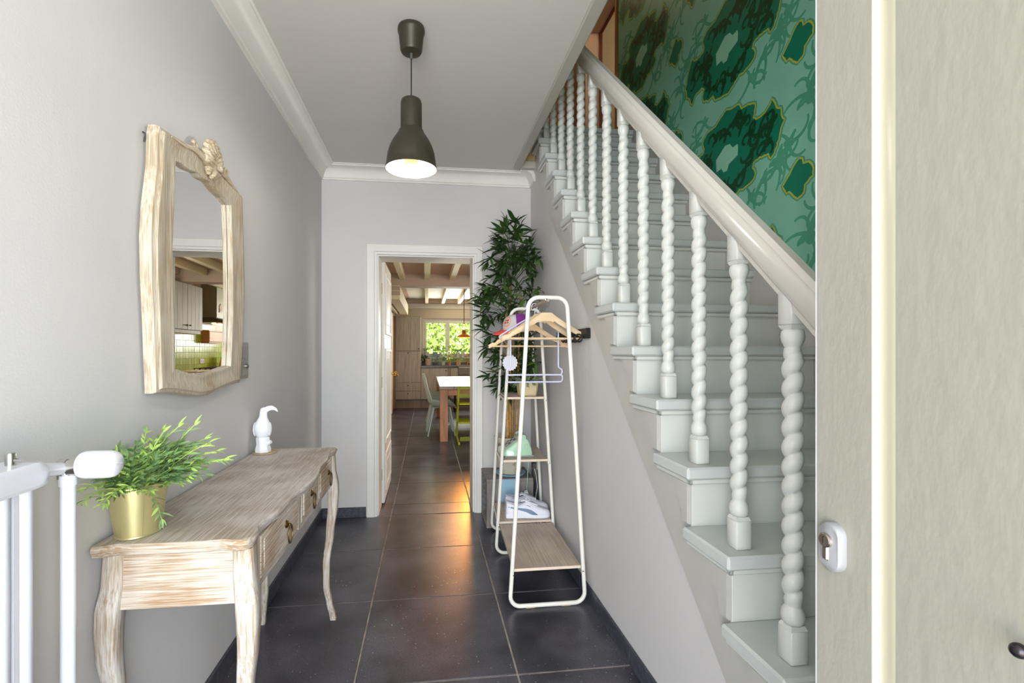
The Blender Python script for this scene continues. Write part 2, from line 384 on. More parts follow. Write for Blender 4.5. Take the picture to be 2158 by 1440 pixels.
def arc(cx, cz, r, a0, a1, n=6): return [(cx + r * math.cos(R(a0 + (a1 - a0) * i / n)), cz + r * math.sin(R(a0 + (a1 - a0) * i / n))) for i in range(n + 1)]
def T(x, y, z): return Matrix.Translation((x, y, z))
def Rz(a): return Matrix.Rotation(a, 4, 'Z')
def Rx(a): return Matrix.Rotation(a, 4, 'X')
def Ry(a): return Matrix.Rotation(a, 4, 'Y')
def lerp_table(tab, t):
    for i in range(len(tab) - 1):
        a, b = tab[i], tab[i + 1]
        if (a[0] <= t <= b[0]) or (a[0] >= t >= b[0]):
            u = (t - a[0]) / (b[0] - a[0]); u = u * u * (3 - 2 * u)
            return [a[k] + (b[k] - a[k]) * u for k in range(1, len(a))]
    return list(tab[-1][1:]) if abs(t - tab[-1][0]) < abs(t - tab[0][0]) else list(tab[0][1:])

# ================================================================== SETTING
XL, XR, YB, YK, ZC = -.800, .828, 3.745, 4.01, 2.685
YF = -.35                                   # front wall (the open front door is in it)
KXL, KXR, KY = -.75, 2.24, 11.29            # kitchen
YS, ZS, GO, RI = 1.164, .734, .1955, .1885  # stair: nosing line of tread 0, going, rise
def ty(k): return YS + GO * k
def tz(k): return ZS + RI * k
XW = 1.70                                   # papered wall beside the stairs

# floor: grout bed with one object per tile
floor = struct('floor', MB().box(-1.0, 2.6, -.6, 11.5, -.12, -.0022), m_grout)
tile_cache = {}
def tile(x0, x1, y0, y1):
    g = .0036
    key = (round(x1 - x0, 3), round(y1 - y0, 3))
    if key not in tile_cache:
        w, h = (x1 - x0) / 2 - g, (y1 - y0) / 2 - g
        tile_cache[key] = MB().box(-w, w, -h, h, -.010, 0, .0022).mesh('floor_tile', m_tile, 0)
    part('floor_tile', tile_cache[key], floor, T((x0 + x1) / 2, (y0 + y1) / 2, random.uniform(-.0004, .0004)))
rows = [-.60, -.045, .585, 1.215, 1.848, 2.480, 3.112, YB]
colx = [XL - .02, -.279, .356, XR + .02]
for j in range(len(rows) - 1):
    for i in range(3): tile(colx[i], colx[i + 1], rows[j], rows[j + 1])
for x0, x1 in ((-.385, -.279), (-.279, .356), (.356, .372)): tile(x0, x1, YB + .008, YK)
kc = [KXL, -.274, .360, .990, 1.62, KXR]
kr = [YK + .633 * i for i in range(11)] + [10.98, 11.3]
for j in range(len(kr) - 1):
    for i in range(5): tile(kc[i], kc[i + 1], kr[j], kr[j + 1])

# walls of the hall
wl = struct('wall_left', MB().box(XL - .12, XL, YF - .1, YB + .1, 0, 2.95), m_wall)
OL, OR_, OH = -.385, .372, 2.03             # kitchen doorway
wb = MB(); wb.box(XL - .1, OL, YB, YK, 0, 2.72); wb.box(OR_, 1.0, YB, YK, 0, 2.72); wb.box(OL, OR_, YB, YK, OH, 2.72)
struct('wall_back', wb, m_wall)
SL = lambda y: .367 + .9693 * (y - 1.214)    # lower edge of the stair string
struct('wall_right', MB().prism([(.80, 0), (YB, 0), (YB, 2.69), (3.62, SL(3.62) + .02), (.80, .02)], 0, XR, XR + .06), m_wall)
ce = MB(); ce.box(XL - .1, .66, YF - .1, YB + .05, ZC, 2.95); ce.box(.66, 1.75, 3.56, YB + .05, ZC, 2.95)
struct('ceiling', ce, m_ceil)
# trim board along the stairwell opening
tb = MB(); tb.box(.654, .712, YF, 3.575, ZC - .018, 2.97, .004); tb.box(.712, .86, 3.525, 3.575, ZC - .018, 2.72, .004)
struct('trim_1', tb, mat('trim_grey_paint', rgb(176, 172, 162), .5))
struct('trim_2', MB().box(.712, XR + .06, 3.552, 3.60, 2.70, 3.02, .003), m_tan)
fw = MB(); fw.box(XL - .1, XL, YF - .12, YF, 0, 5.7); fw.box(.565, XW + .1, YF - .12, YF, 0, 5.7); fw.box(XL, .565, YF - .12, YF, 2.6, 5.7)
struct('wall_front', fw, m_wall)

# plaster cornice, mitred round three walls
prof = [(0, 2.588), (.012, 2.588), (.013, 2.600), (.019, 2.604), (.021, 2.612)] + [(.088 - .064 * math.cos(R(a)), 2.612 + .058 * math.sin(R(a)) ) for a in (12, 30, 48, 66, 84)] + [(.096, 2.672), (.097, 2.678), (.108, 2.680), (.109, 2.690), (0, 2.690)]
path = [(XL, YF), (XL, YB), (XR, YB), (XR, 3.58)]
nrm = [(1, 0), (1, -1), (-1, -1), (-1, 0)]
cm = MB(); cm.loft([[(p[0] + n[0] * u, p[1] + n[1] * u, z) for u, z in prof] for p, n in zip(path, nrm)])
struct('trim_3', cm, m_trimw, 40)

# stone skirting, one object per piece
def skirting(name, x0, y0, x1, y1, nx, ny, cuts):
    base = struct(name)
    for a, b_ in zip(cuts[:-1], cuts[1:]):
        g = .0015; m = MB()
        if nx: m.box(x0, x0 + nx * .011, a + g, b_ - g, .001, .078, .0015)
        else: m.box(a + g, b_ - g, y0, y0 + ny * .011, .001, .078, .0015)
        m.build('skirting_tile', m_skirt, base)
skirting('baseboard_left', XL, 0, XL, 0, 1, 0, [YF, .34, .97, 1.60, 2.235, 2.87, 3.50, YB - .012])
skirting('baseboard_back', 0, YB, 0, YB, 0, -1, [XL, -.466])
skirting('baseboard_right', XR, 0, XR, 0, -1, 0, [.82, 1.845, 2.48, 3.11, YB - .012])
skirting('baseboard_corner', 0, YB, 0, YB, 0, -1, [.443, XR - .012])

# kitchen doorway: casing and open white door
dc = MB()
dc.frame((-.462, .438, 0, 2.107), (-.402, .388, 0, 2.047), YB - .018, YB, 1, .004, True)
dc.frame((-.404, .390, 0, 2.049), (-.383, .370, 0, 2.027), YB - .010, YB + .012, 1, .003, True)
dc.frame((OL - .004, OR_ + .004, 0, OH + .004), (OL + .012, OR_ - .012, 0, OH - .012), YB + .011, YK, 1, .001, True)
struct('trim_4', dc, m_trimw)
d1 = struct('door_1', loc=(-.37, 4.03, 0))
MB().box(-.386, -.352, 4.022, 4.735, .012, 2.035, .003).build('door_leaf', m_trimw, d1)
for z0, z1 in ((1.42, 1.94), (.50, 1.30), (.10, .42)):
    m = MB()
    m.frame((4.10, 4.66, z0, z1), (4.13, 4.63, z0 + .03, z1 - .03), -.342, -.353, 0, .004)
    m.box(-.353, -.346, 4.20, 4.56, z0 + .09, z1 - .09, .005)
    m.build('door_panel', m_trimw, d1)
for z in (.25, 1.02, 1.80): MB().lathe([(.008, -.045), (.008, .045)], (-.378, 4.016, z), 10).build('hinge', m_bright_brass, d1)
m = MB(); m.lathe([(.009, 0), (.009, .03), (.014, .034), (.026, .045), (.028, .058), (.020, .070), (0, .073)], (-.352, 4.67, 1.06), 16, axis=0); m.lathe([(.024, 0), (.024, .006)], (-.352, 4.67, 1.06), 16, axis=0)
m.build('door_knob', m_bright_brass, d1)

# front door, standing open at the right
d2 = struct('door_2', loc=(.525, .1, 0))
XD = .50
lf = MB(); lf.box(XD, XD + .052, .4802, .558, .02, 2.12, .001); lf.box(XD, XD + .052, YF, YF + .1, .02, 2.12); lf.box(XD, XD + .052, YF + .1, .4802, .02, .22); lf.box(XD, XD + .052, YF + .1, .4802, 1.98, 2.12)
lf.box(XD + .0006, XD + .045, YF + .1, .4540, .2, 2.0)
lf.build('door_leaf', m_doorp, d2)
pr = [(.4815, XD + .0002), (.4800, XD), (.4782, XD + .0036), (.4765, XD + .0070), (.4745, XD + .0072), (.466, XD + .0045), (.4545, XD + .0006), (.4530, XD + .0008), (.4530, XD + .02), (.4815, XD + .02)]
MB().loft([[(x, y, z) for y, x in pr] for z in (.2, 2.0)]).build('panel_bead', m_bead, d2, 50)
MB().box(XD + .002, XD + .05, .558, .5625, .02, 2.12, .001).build('weather_strip', m_strip, d2)
lp = MB(); pts = [(.0152 * math.cos(R(a)) + .5285, .0152 * math.sin(R(a)) + 1.0535) for a in range(0, 181, 15)] + [(.0152 * math.cos(R(a)) + .5285, .0152 * math.sin(R(a)) + 1.0245) for a in range(180, 361, 15)]
ring = lambda sc, x: [(x, .530 + (p[0] - .530) * sc, 1.039 + (p[1] - 1.039) * sc) for p in pts]
lp.loft([ring(1.02, XD), ring(1.0, XD - .0085), ring(.93, XD - .0105)])
lock = lp.build('lock_plate', m_alu, d2, 50)
cy = MB(); cy.lathe([(.0088, 0), (.0088, -.0035), (.0075, -.0045)], (XD - .010, .531, 1.0465), 20, axis=0); cy.box(XD - .0135, XD - .009, .5265, .5355, 1.022, 1.043, .002)
cyl = cy.build('lock_cylinder', m_steel, lock)
MB().box(XD - .0155, XD - .0142, .5302, .5318, 1.0425, 1.0508).build('keyway', m_black, lock)
kb = MB(); kb.ball((XD - .017, .3345, 1.0335), .0062, 16, 10); kb.lathe([(.0028, 0), (.0028, .018)], (XD - .013, .3335, 1.031), 10, axis=0); kb.lathe([(.009, 0), (.009, .003)], (XD - .002 + .009, .3335, 1.031), 14, axis=0)
kb.build('knob', mat('iron_knob', rgb(54, 50, 54), .25, .8), d2)

# ---------------------------------------------------------------- upper floor seen through the stairwell
YU = 5.2
lf_ = MB(); lf_.box(XL - .1, XW + .1, 3.60, YU + .1, 2.72, 2.985); struct('floor_landing', lf_, m_tread)
struct('floor_upper', MB().box(XL - .1, .65, YF, 3.60, 2.951, 2.99), m_tread)
wr = MB(); wr.box(XW, XW + .15, YF - .1, 4.11, -.05, 5.7); wr.box(XW, XW + .15, 4.98, YU + .1, 2.7, 5.7); wr.box(XW, XW + .15, 4.11, 4.98, 4.75, 5.7); wr.box(XW, XW + .15, 4.11, 4.98, 2.5, 2.985)
wsr = struct('wall_stairs', wr, mat('paper_ground_shaded', rgb(10, 46, 22), .6))  # bare paper past the doorway: its shadow is put into this colour
struct('wall_upper_back', MB().box(XL - .1, 3.2, YU, YU + .1, 2.7, 5.7), m_tan)
struct('wall_upper_left', MB().box(XL - .1, XL, YF, YU, 2.95, 5.7), m_upwall)
struct('ceiling_upper', MB().box(XL - .1, 3.3, YF - .1, YU + .1, 5.6, 5.75), m_upwall)
ur = MB(); ur.box(3.0, 3.1, 3.0, YU, 2.7, 5.7); ur.box(XW + .15, 3.1, 3.0, 3.1, 2.7, 5.7); ur.box(XW, 3.1, 3.0, YU, 2.6, 2.985)
struct('wall_upper_room', ur, m_upwall)
du = struct('trim_5')
m = MB()
m.frame((4.075, 5.035, 2.985, 4.80), (4.115, 4.978, 2.985, 4.747), XW - .018, XW + .004, 0, .004, True)
m.build('casing', m_brownp, du)
m = MB(); m.box(XW + .0, XW + .16, 4.965, 4.98, 2.985, 4.75); m.box(XW, XW + .16, 4.11, 4.125, 2.985, 4.75); m.box(XW, XW + .16, 4.12, 4.97, 4.735, 4.75); m.build('jamb_lining', m_peach, du)
m = MB(); m.box(XW + .16, XW + .185, 4.945, 4.985, 2.985, 4.76); m.box(XW + .16, XW + .185, 4.11, 4.985, 4.72, 4.76); m.build('seal_strip', m_dred, du)
d3 = struct('door_3', loc=(1.5, YU, 2.985))
m = MB(); m.box(1.30, 1.68, YU - .03, YU, 2.985, 5.0, .004); m.build('door_leaf', m_brownp, d3)
m = MB(); m.box(1.24, 1.30, YU - .04, YU, 2.985, 5.06, .004); m.build('casing', mat('umber_paint', rgb(92, 66, 40), .5), d3)

# ---------------------------------------------------------------- printed wallpaper (flat print: thin layers on the wall)
def pmat(name, c): return mat(name, c, .42, var=.05, vscale=3.5, bump=.05, bscale=300, spec=.4)
wp_m = [pmat('paper_light', rgb(132, 194, 168)), pmat('paper_dark', rgb(0, 116, 88)), pmat('paper_darker', rgb(2, 62, 32)), pmat('paper_mid', rgb(78, 158, 124)), pmat('paper_gold', rgb(176, 178, 62)), pmat('paper_pale', rgb(144, 202, 172))]
MED = [(2.632, 2.609), (2.536, 2.659), (2.494, 2.648), (2.414, 2.633), (2.391, 2.596), (2.346, 2.598), (2.289, 2.573), (2.282, 2.550), (2.299, 2.506), (2.275, 2.484), (2.214, 2.488), (2.181, 2.508), (2.169, 2.534), (2.150, 2.515), (2.137, 2.476), (2.107, 2.452), (2.095, 2.406), (2.083, 2.387), (2.103, 2.361), (2.107, 2.336), (2.131, 2.284), (2.150, 2.251), (2.172, 2.237), (2.194, 2.265), (2.254, 2.275), (2.296, 2.268), (2.303, 2.246), (2.285, 2.210), (2.296, 2.185), (2.332, 2.164), (2.399, 2.157)]
C0 = (2.522, 2.385)
MED = [(a - C0[0], b - C0[1]) for a, b in MED]; MED = MED + [(-a, -b) for a, b in MED]
INN = [(2.623, 2.408), (2.536, 2.458), (2.494, 2.450), (2.469, 2.419), (2.427, 2.421), (2.422, 2.399), (2.425, 2.359), (2.502, 2.339), (2.519, 2.308), (2.553, 2.310), (2.570, 2.338), (2.618, 2.335)]
INN = [(a - C0[0], b - C0[1]) for a, b in INN]
SML = [(2.059, 2.104), (2.025, 2.144), (1.992, 2.169), (1.971, 2.156), (1.965, 2.133), (1.934, 2.133), (1.908, 2.090), (1.913, 2.059), (1.955, 2.033), (1.965, 1.999), (2.003, 1.981), (2.025, 2.006), (2.048, 2.030), (2.071, 2.029), (2.095, 2.073)]
SML = [(a - 1.998, b - 2.073) for a, b in SML]
def ragged(poly, step, amp, rnd):
    o = []
    for i, p in enumerate(poly):
        q = poly[(i + 1) % len(poly)]; d = math.dist(p, q); n = max(1, int(d / step))
        for k in range(n):
            u = k / n; o.append((p[0] + (q[0] - p[0]) * u + rnd.uniform(-amp, amp), p[1] + (q[1] - p[1]) * u + rnd.uniform(-amp, amp)))
    return o
def inside(p, poly):
    c = False; n = len(poly)
    for i in range(n):
        a, b = poly[i], poly[i - 1]
        if (a[1] > p[1]) != (b[1] > p[1]) and p[0] < (b[0] - a[0]) * (p[1] - a[1]) / (b[1] - a[1]) + a[0]: c = not c
    return c
def edge_d(p, poly):
    best = 9
    for i in range(len(poly)):
        a, b = poly[i - 1], poly[i]; dx, dy = b[0] - a[0], b[1] - a[1]; L = dx * dx + dy * dy
        u = 0 if L == 0 else max(0, min(1, ((p[0] - a[0]) * dx + (p[1] - a[1]) * dy) / L))
        best = min(best, math.dist(p, (a[0] + dx * u, a[1] + dy * u)))
    return best
rw = random.Random(11)
medr = ragged(MED, .014, .0035, rw); smlr = ragged(SML, .014, .003, rw)
def ribbon(path, w):
    o = []
    for i in range(len(path)):
        a, b = path[max(i - 1, 0)], path[min(i + 1, len(path) - 1)]; dx, dy = b[0] - a[0], b[1] - a[1]; L = math.hypot(dx, dy) or 1
        ww = w[i] if isinstance(w, list) else w; o.append(((path[i][0] - dy / L * ww, path[i][1] + dx / L * ww), (path[i][0] + dy / L * ww, path[i][1] - dx / L * ww)))
    return o
LEAN = .38       # the print leans: shapes shear along the wall
def blob(c, r, rnd, st=1.5):
    n = 26; o = []; ph = rnd.uniform(0, 6); pet = rnd.choice((3, 4, 5))
    for k in range(n):
        a = 2 * PI * k / n; q = r * (.72 + .28 * math.cos(pet * a + ph)) * rnd.uniform(.86, 1.1); u, v = q * math.cos(a) * .8, q * math.sin(a) * st
        o.append((c[0] + u - v * LEAN * 1.2, c[1] + v * .8))
    return o
dark_bl, dark_rb = [], []
for _ in range(2000):
    p = (rw.uniform(-.43, .43), rw.uniform(-.27, .27)); r = rw.uniform(.030, .056)
    if len(dark_bl) < 26 and inside(p, MED) and edge_d(p, MED) > r * 1.2 + .008 and math.hypot(p[0] * .9, p[1] * 1.2) > .12 + r and all(math.dist(p, q) > .070 for q, _r in dark_bl): dark_bl.append((p, r))
for q, r in dark_bl:
    for _ in range(3):
        a = rw.uniform(0, 2 * PI); p = list(q); path = [tuple(p)]; turn = rw.choice((-1, 1)) * rw.uniform(.25, .5)
        for k in range(11):
            p[0] += .011 * math.cos(a) - .006 * math.sin(a) * LEAN; p[1] += .011 * math.sin(a); a += turn * (.4 + k * .12)
            if not inside(p, MED) or edge_d(p, MED) < .012 or math.hypot(p[0], p[1] * 1.2) < .115: break
            path.append(tuple(p))
        if len(path) > 4: dark_rb.append(ribbon(path, [.0125 * (1 - .55 * i / len(path)) for i in range(len(path))]))
mid_bl = [((.40, .17), .050), ((.33, .12), .034), ((-.40, -.17), .050), ((-.47, -.12), .036), ((.50, .05), .046), ((.46, -.06), .038), ((-.20, -.29), .030), ((.22, .30), .030), ((.30, .20), .026), ((-.30, -.22), .026)]
mid_rb = []
for q, r in mid_bl:
    for _ in range(4):
        a = rw.uniform(0, 2 * PI); p = list(q); path = [tuple(p)]; turn = rw.choice((-1, 1)) * rw.uniform(.1, .3)
        for k in range(12):
            p[0] += .013 * math.cos(a) - .006 * math.sin(a) * LEAN; p[1] += .013 * math.sin(a); a += turn * (.3 + k * .08)
            if inside(p, MED): break
            path.append(tuple(p))
        if len(path) > 4: mid_rb.append(ribbon(path, [.011 * (1 - .5 * i / len(path)) for i in range(len(path))]))
wp = MB(); wpn = [0]
def eps():
    wpn[0] += 1; return .000012 * (wpn[0] % 16)
YP0, YP1, ZP0, ZP1 = YF + .01, 4.07, .3, 5.58
def clip_ok(c, mg=0): return YP0 + mg < c[0] < YP1 - mg and ZP0 < c[1] < ZP1
def clampy(p): return (min(max(p[0], YP0), YP1), min(max(p[1], ZP0), ZP1))
def flat(poly, off, mi):
    q = [clampy(p) for p in poly]
    if max(p[0] for p in q) - min(p[0] for p in q) < .002 or max(p[1] for p in q) - min(p[1] for p in q) < .002: return
    off += eps(); wp.cur = mi; wp.add([(XW - off, p[0], p[1]) for p in q], [list(range(len(q)))])
def flatrb(rb, off, mi, c):
    off += eps(); wp.cur = mi; pts = []
    for a, b in rb:
        for p in (a, b):
            p = clampy((p[0] + c[0], p[1] + c[1])); pts.append((XW - off, p[0], p[1]))
    wp.add(pts, [[2 * i, 2 * i + 1, 2 * i + 3, 2 * i + 2] for i in range(len(rb) - 1)])
flat([(YP0, ZP0), (YP1, ZP0), (YP1, ZP1), (YP0, ZP1)], .0010, 0)
mo = ribbon(medr + medr[:1], .0045); so = ribbon(smlr + smlr[:1], .0045); mo2 = ribbon(medr + medr[:1], .013); so2 = ribbon(smlr + smlr[:1], .012)
for i in range(-2, 2):
    for j in range(-3, 6):
        c = (C0[0] + 1.085 * i, C0[1] + .629 * j); s_ = (1.998 + 1.085 * i, 2.073 + .629 * j)
        if -.6 < c[0] < 4.6 and ZP0 - .2 < c[1] < ZP1:
            sh = lambda pl, c=c: [(p[0] + c[0], p[1] + c[1]) for p in pl]
            flatrb(mo2, .0014, 3, c); flat(sh(medr), .0017, 1)
            for q, r in dark_bl: flat(sh(blob(q, r, random.Random(int(1e4 * q[0]) + 77))), .0021, 2)
            for rb in dark_rb: flatrb(rb, .0022, 2, c)
            flatrb(mo, .0025, 4, c); flat(sh(INN), .0026, 5)
            for q, r in mid_bl:
                if clip_ok((q[0] + c[0], q[1] + c[1]), .03): flat(sh(blob(q, r * 1.5, random.Random(int(1e4 * q[0]) + 5), 1.3)), .00125, 3)
            for rb in mid_rb: flatrb(rb, .00115, 3, c)
        if YP0 - .2 < s_[0] < YP1 + .1 and ZP0 < s_[1] < ZP1:
            flatrb(so2, .0014, 3, s_); flat([(p[0] + s_[0], p[1] + s_[1]) for p in smlr], .0018, 1); flatrb(so, .0025, 4, s_)
wpo = wp.build('wallpaper', wp_m, wsr, 0)

# ================================================================== STAIRCASE
st = thing('staircase', 'painted off-white wooden staircase with barley twist balusters rising along the green papered wall', 'staircase', (1.2, .56, 0))
SX0, SX1 = .816, XW - .004                       # face of the open string, wall side
K0, K1 = -3, 12
# open string under the treads
pts = [(.60, .0), (.836, 0), (3.62, SL(3.62)), (3.62, tz(12) - .04)]
for k in range(K1, K0 - 1, -1): pts += [(ty(k) + .032, tz(k) - .038), (ty(k) + .032, tz(k - 1) - .038)]
pts = pts[:-1] + [(.60, .0)] if pts[-1][1] < 0 else pts
MB().prism(pts, 0, SX0, SX0 + .05).build('string', m_stair2, st)
wsg = MB(); wsg.prism([(.62, 0), (1.0, 0), (3.72, tz(12) - .35), (3.72, tz(12) + .10), (3.55, tz(12) + .10), (.55, tz(-3) + .10), (.45, 0)], 0, 1.585, SX1)
wsg.build('wall_string', m_stair2, st)
trd = MB(); trd.box(SX0 - .028, 1.60, 0, GO + .034, -.038, 0, .006); trd_m = trd.mesh('tread', m_tread)
cov = MB(); cov.box(SX0 - .014, 1.59, .014, .034, -.056, -.038, .004); cov.box(SX0 - .014, SX0, .014, GO + .034, -.056, -.038, .004); cov_m = cov.mesh('tread_moulding', m_stair)
ris = MB(); ris.box(SX0 + .004, 1.59, .031, .047, -RI - .002, -.040, .001); ris_m = ris.mesh('riser', m_stair)
brk = MB(); bp_ = [(.033, -.056), (.155, -.056), (.150, -.066), (.139, -.070), (.135, -.078), (.133, -.088), (.124, -.096), (.108, -.104), (.096, -.116), (.085, -.134), (.078, -.152), (.075, -.184), (.033, -.184)]
brk.loft([[(x, y - (d if i not in (0, 12) else 0), z + (d * .6 if i > 1 else 0)) for i, (y, z) in enumerate(bp_)] for x, d in ((SX0 + .002, 0), (SX0 - .004, 0), (SX0 - .012, .009))]); brk_m = brk.mesh('bracket', m_stair2, 25)
for k in range(K0, K1 + 1):
    Mw = T(0, ty(k), tz(k))
    part('tread', trd_m, st, Mw); part('tread_moulding', cov_m, st, Mw); part('riser', ris_m, st, Mw)
    if k > K0: part('bracket', brk_m, st, Mw)
# balusters: square blocks and a single-start twist between turned collars
BX = .862
def baluster_mesh():
    m = MB(); h = .0225
    m.box(-h, h, -h, h, 0, .079, .003)
    m.loft([[(a * h, b * h, .079) for a, b in ((-.95, -.95), (.95, -.95), (.95, .95), (-.95, .95))], [(a * .017, b * .017, .089) for a, b in ((-1, -1), (1, -1), (1, 1), (-1, 1))]])
    m.lathe([(.018, .088), (.0235, .095), (.0255, .106), (.0235, .120), (.0185, .129), (.0165, .134), (.0185, .139)], (0, 0, 0), 20)
    z0, z1, pitch = .134, .742, .0468; n = 168; rings = []
    for i in range(n + 1):
        z = z0 + (z1 - z0) * i / n; u = min(1, min(i, n - i) / 9); ring = []
        for k in range(18):
            th = 2 * PI * k / 18; q = abs(math.sin((th - 2 * PI * (z - z0) / pitch) / 2)) ** .62
            r = .0178 * (1 - u) + u * (.0138 + .0096 * q)
            ring.append((r * math.cos(th), r * math.sin(th), z))
        rings.append(ring)
    m.loft(rings)
    m.lathe([(.0185, .737), (.0165, .742), (.0185, .747), (.0235, .758), (.0255, .770), (.0235, .781), (.018, .788)], (0, 0, 0), 20)
    m.loft([[(a * .017, b * .017, .786) for a, b in ((-1, -1), (1, -1), (1, 1), (-1, 1))], [(a * h * .95, b * h * .95, .796) for a, b in ((-1, -1), (1, -1), (1, 1), (-1, 1))]])
    m.box(-h, h, -h, h, .796, .872, .003)
    return m.mesh('baluster', m_stair, 60)
bal_m = baluster_mesh()
BYO = .062
for k in range(K0, K1 + 1): part('baluster', bal_m, st, T(BX, ty(k) + BYO, tz(k)))
RB = lambda y: tz(0) + .849 + (RI / GO) * (y - (ty(0) + BYO))
ry0, ry1 = .50, 3.70
rp = [(-.020, 0), (.020, 0), (.022, .013), (.026, .016), (.031, .024), (.033, .040), (.032, .058), (.029, .066), (.026, .070), (.021, .072), (.019, .077), (.012, .084), (-.012, .084), (-.019, .077), (-.021, .072), (-.026, .070), (-.029, .066), (-.032, .058), (-.033, .040), (-.031, .024), (-.026, .016), (-.022, .013)]
ca = math.cos(math.atan(RI / GO))
MB().loft([[(BX + x, y, RB(y) + z / ca * .98) for x, z in rp] for y in (ry0, ry1)]).build('handrail', mat('rail_paint', rgb(206, 202, 192), .22, var=.02, coat=.3), st, 40)

# ================================================================== PENDANT LAMP
LX, LY = -.068, 2.082
t = thing('pendant_lamp', 'dark bronze bell shaped pendant lamp with pale inside hanging from the hall ceiling', 'lamp', (LX, LY, ZC))
MB().lathe([(.0, ZC - .113), (.028, ZC - .113), (.042, ZC - .110), (.047, ZC - .101), (.054, ZC - .030), (.058, ZC - .024), (.0585, ZC - .016), (.057, ZC - .004), (.05, ZC - .001)], (LX, LY, 0), 40).build('canopy', m_bronze, t, 40)
m = MB(); m.lathe([(.005, ZC - .138), (.005, ZC - .112)], (LX, LY, 0), 12); m.build('cord_grip', m_dgrey, t)
MB().tube([(LX, LY, ZC - .115), (LX, LY, 2.36)], .0026, 8).build('cord', m_black, t)
outp = [(.0, 2.372), (.034, 2.372), (.0425, 2.366), (.0455, 2.355), (.0462, 2.262), (.0466, 2.240), (.053, 2.235), (.0545, 2.228), (.062, 2.216), (.078, 2.192), (.092, 2.164), (.101, 2.134), (.106, 2.102), (.1085, 2.078), (.1112, 2.074), (.1108, 2.068)]
MB().lathe(outp, (LX, LY, 0), 56, cap=False).build('lamp_shade', m_bronze, t, 50)
inp = [(.1090, 2.069), (.1065, 2.078), (.104, 2.102), (.099, 2.133), (.090, 2.162), (.076, 2.190), (.060, 2.214), (.044, 2.232), (.0, 2.236)]
MB().lathe(inp, (LX, LY, 0), 56, cap=False).build('shade_lining', mat('lining_cream', rgb(190, 187, 176), .6), t, 50)
m = MB(); m.ball((LX, LY, 2.108), .031, 24, 16); b_ = m.build('bulb', m_amber, t)
m = MB(); m.lathe([(.014, 2.13), (.0145, 2.234)], (LX, LY, 0), 16); m.build('socket', m_black, b_)
m = MB(); m.tube([(LX + .010 * math.cos(i * 1.9), LY + .010 * math.sin(i * 1.9), 2.096 + .0022 * (i % 9)) for i in range(14)], .0007, 5); m.build('filament', m_bright_brass, b_)

# ================================================================== RADIATOR (left foreground)
t = thing('radiator', 'white column radiator on the left wall with white thermostat head and vertical pipe', 'radiator', (-.715, .4, .15))
RX = -.705
hp = [(RX - .038, 1.040), (RX + .030, 1.040), (RX + .036, 1.047), (RX + .036, 1.072), (RX + .026, 1.084), (RX - .030, 1.086), (RX - .040, 1.078), (RX - .040, 1.047)]
sc = lambda f, y: [(RX + (x - RX) * f, y, 1.062 + (z - 1.062) * f) for x, z in hp]
m = MB(); m.loft([sc(1, -.25), sc(1, .918), sc(.96, .936), sc(.55, .952)]); m.build('header', m_white, t, 40)
m = MB(); m.loft([[(x, y, z - .9) for x, y, z in r] for r in (sc(1, -.25), sc(1, .918), sc(.96, .936), sc(.55, .952))]); m.build('lower_header', m_white, t, 40)
for i in range(24):
    y = .905 - .046 * i
    if y < -.22: break
    m = MB(); m.loft([[(RX + .030 * math.cos(2 * PI * k / 16) * (1 if abs(math.cos(2 * PI * k / 16)) < .8 else .92), y + .0185 * math.sin(2 * PI * k / 16), z) for k in range(16)] for z in (.18, 1.045)])
    m.box(RX - .022, RX + .022, y - .027, y - .017, .18, 1.042)
    m.build('column', m_white, t, 50)
m = MB(); m.box(RX - .024, RX + .012, .922, .929, .2, 1.05, .002); m.build('end_fin', m_white, t)
m = MB(); m.lathe([(.0075, 1.083), (.0075, 1.104), (.0065, 1.106), (0, 1.106)], (RX, .900, 0), 12); m.lathe([(.003, .0), (.003, .012)], (RX + .006, .900, 1.093), 8, axis=0); m.build('bleed_valve', m_chrome, t)
VY, VZ = 1.022, 1.052
m = MB(); m.tube([(RX, .945, 1.060), (RX, .98, 1.057), (RX + .002, VY - .012, VZ)], [.016, .0135, .012], 14); m.build('union', m_white, t)
m = MB(); m.lathe([(.013, -.010), (.0165, -.008), (.0165, .006), (.0148, .007), (.0148, .010), (.0175, .011), (.0175, .030)], (RX, VY, VZ), 18, axis=0); m.lathe([(.012, -.022), (.014, 0)], (RX, VY, VZ), 14); v_ = m.build('valve_body', m_chrome, t)
hx = RX + .030
m = MB(); m.lathe([(.014, 0), (.0245, .002), (.0268, .008), (.0272, .020), (.0270, .046), (.0262, .056), (.0235, .063), (.018, .067), (0, .0685)], (hx, VY, VZ + .004), 32, axis=0); th_ = m.build('thermostat_head', m_whitepl, t, 40)
m = MB(); m.box(hx + .0665, hx + .0688, VY - .010, VY + .010, VZ + .003, VZ + .006); m.build('marker', m_white, th_)
m = MB(); m.tube([(RX + .006, VY, VZ - .012), (RX + .006, VY, .03)], .0128, 16); m.lathe([(.015, -.035), (.015, -.014)], (RX + .006, VY, VZ), 16); m.build('pipe', m_white, t, 60)
for z in (.95, .25):
    m = MB(); m.box(XL + .001, RX - .03, .55, .58, z, z + .04); m.build('wall_bracket', m_white, t)

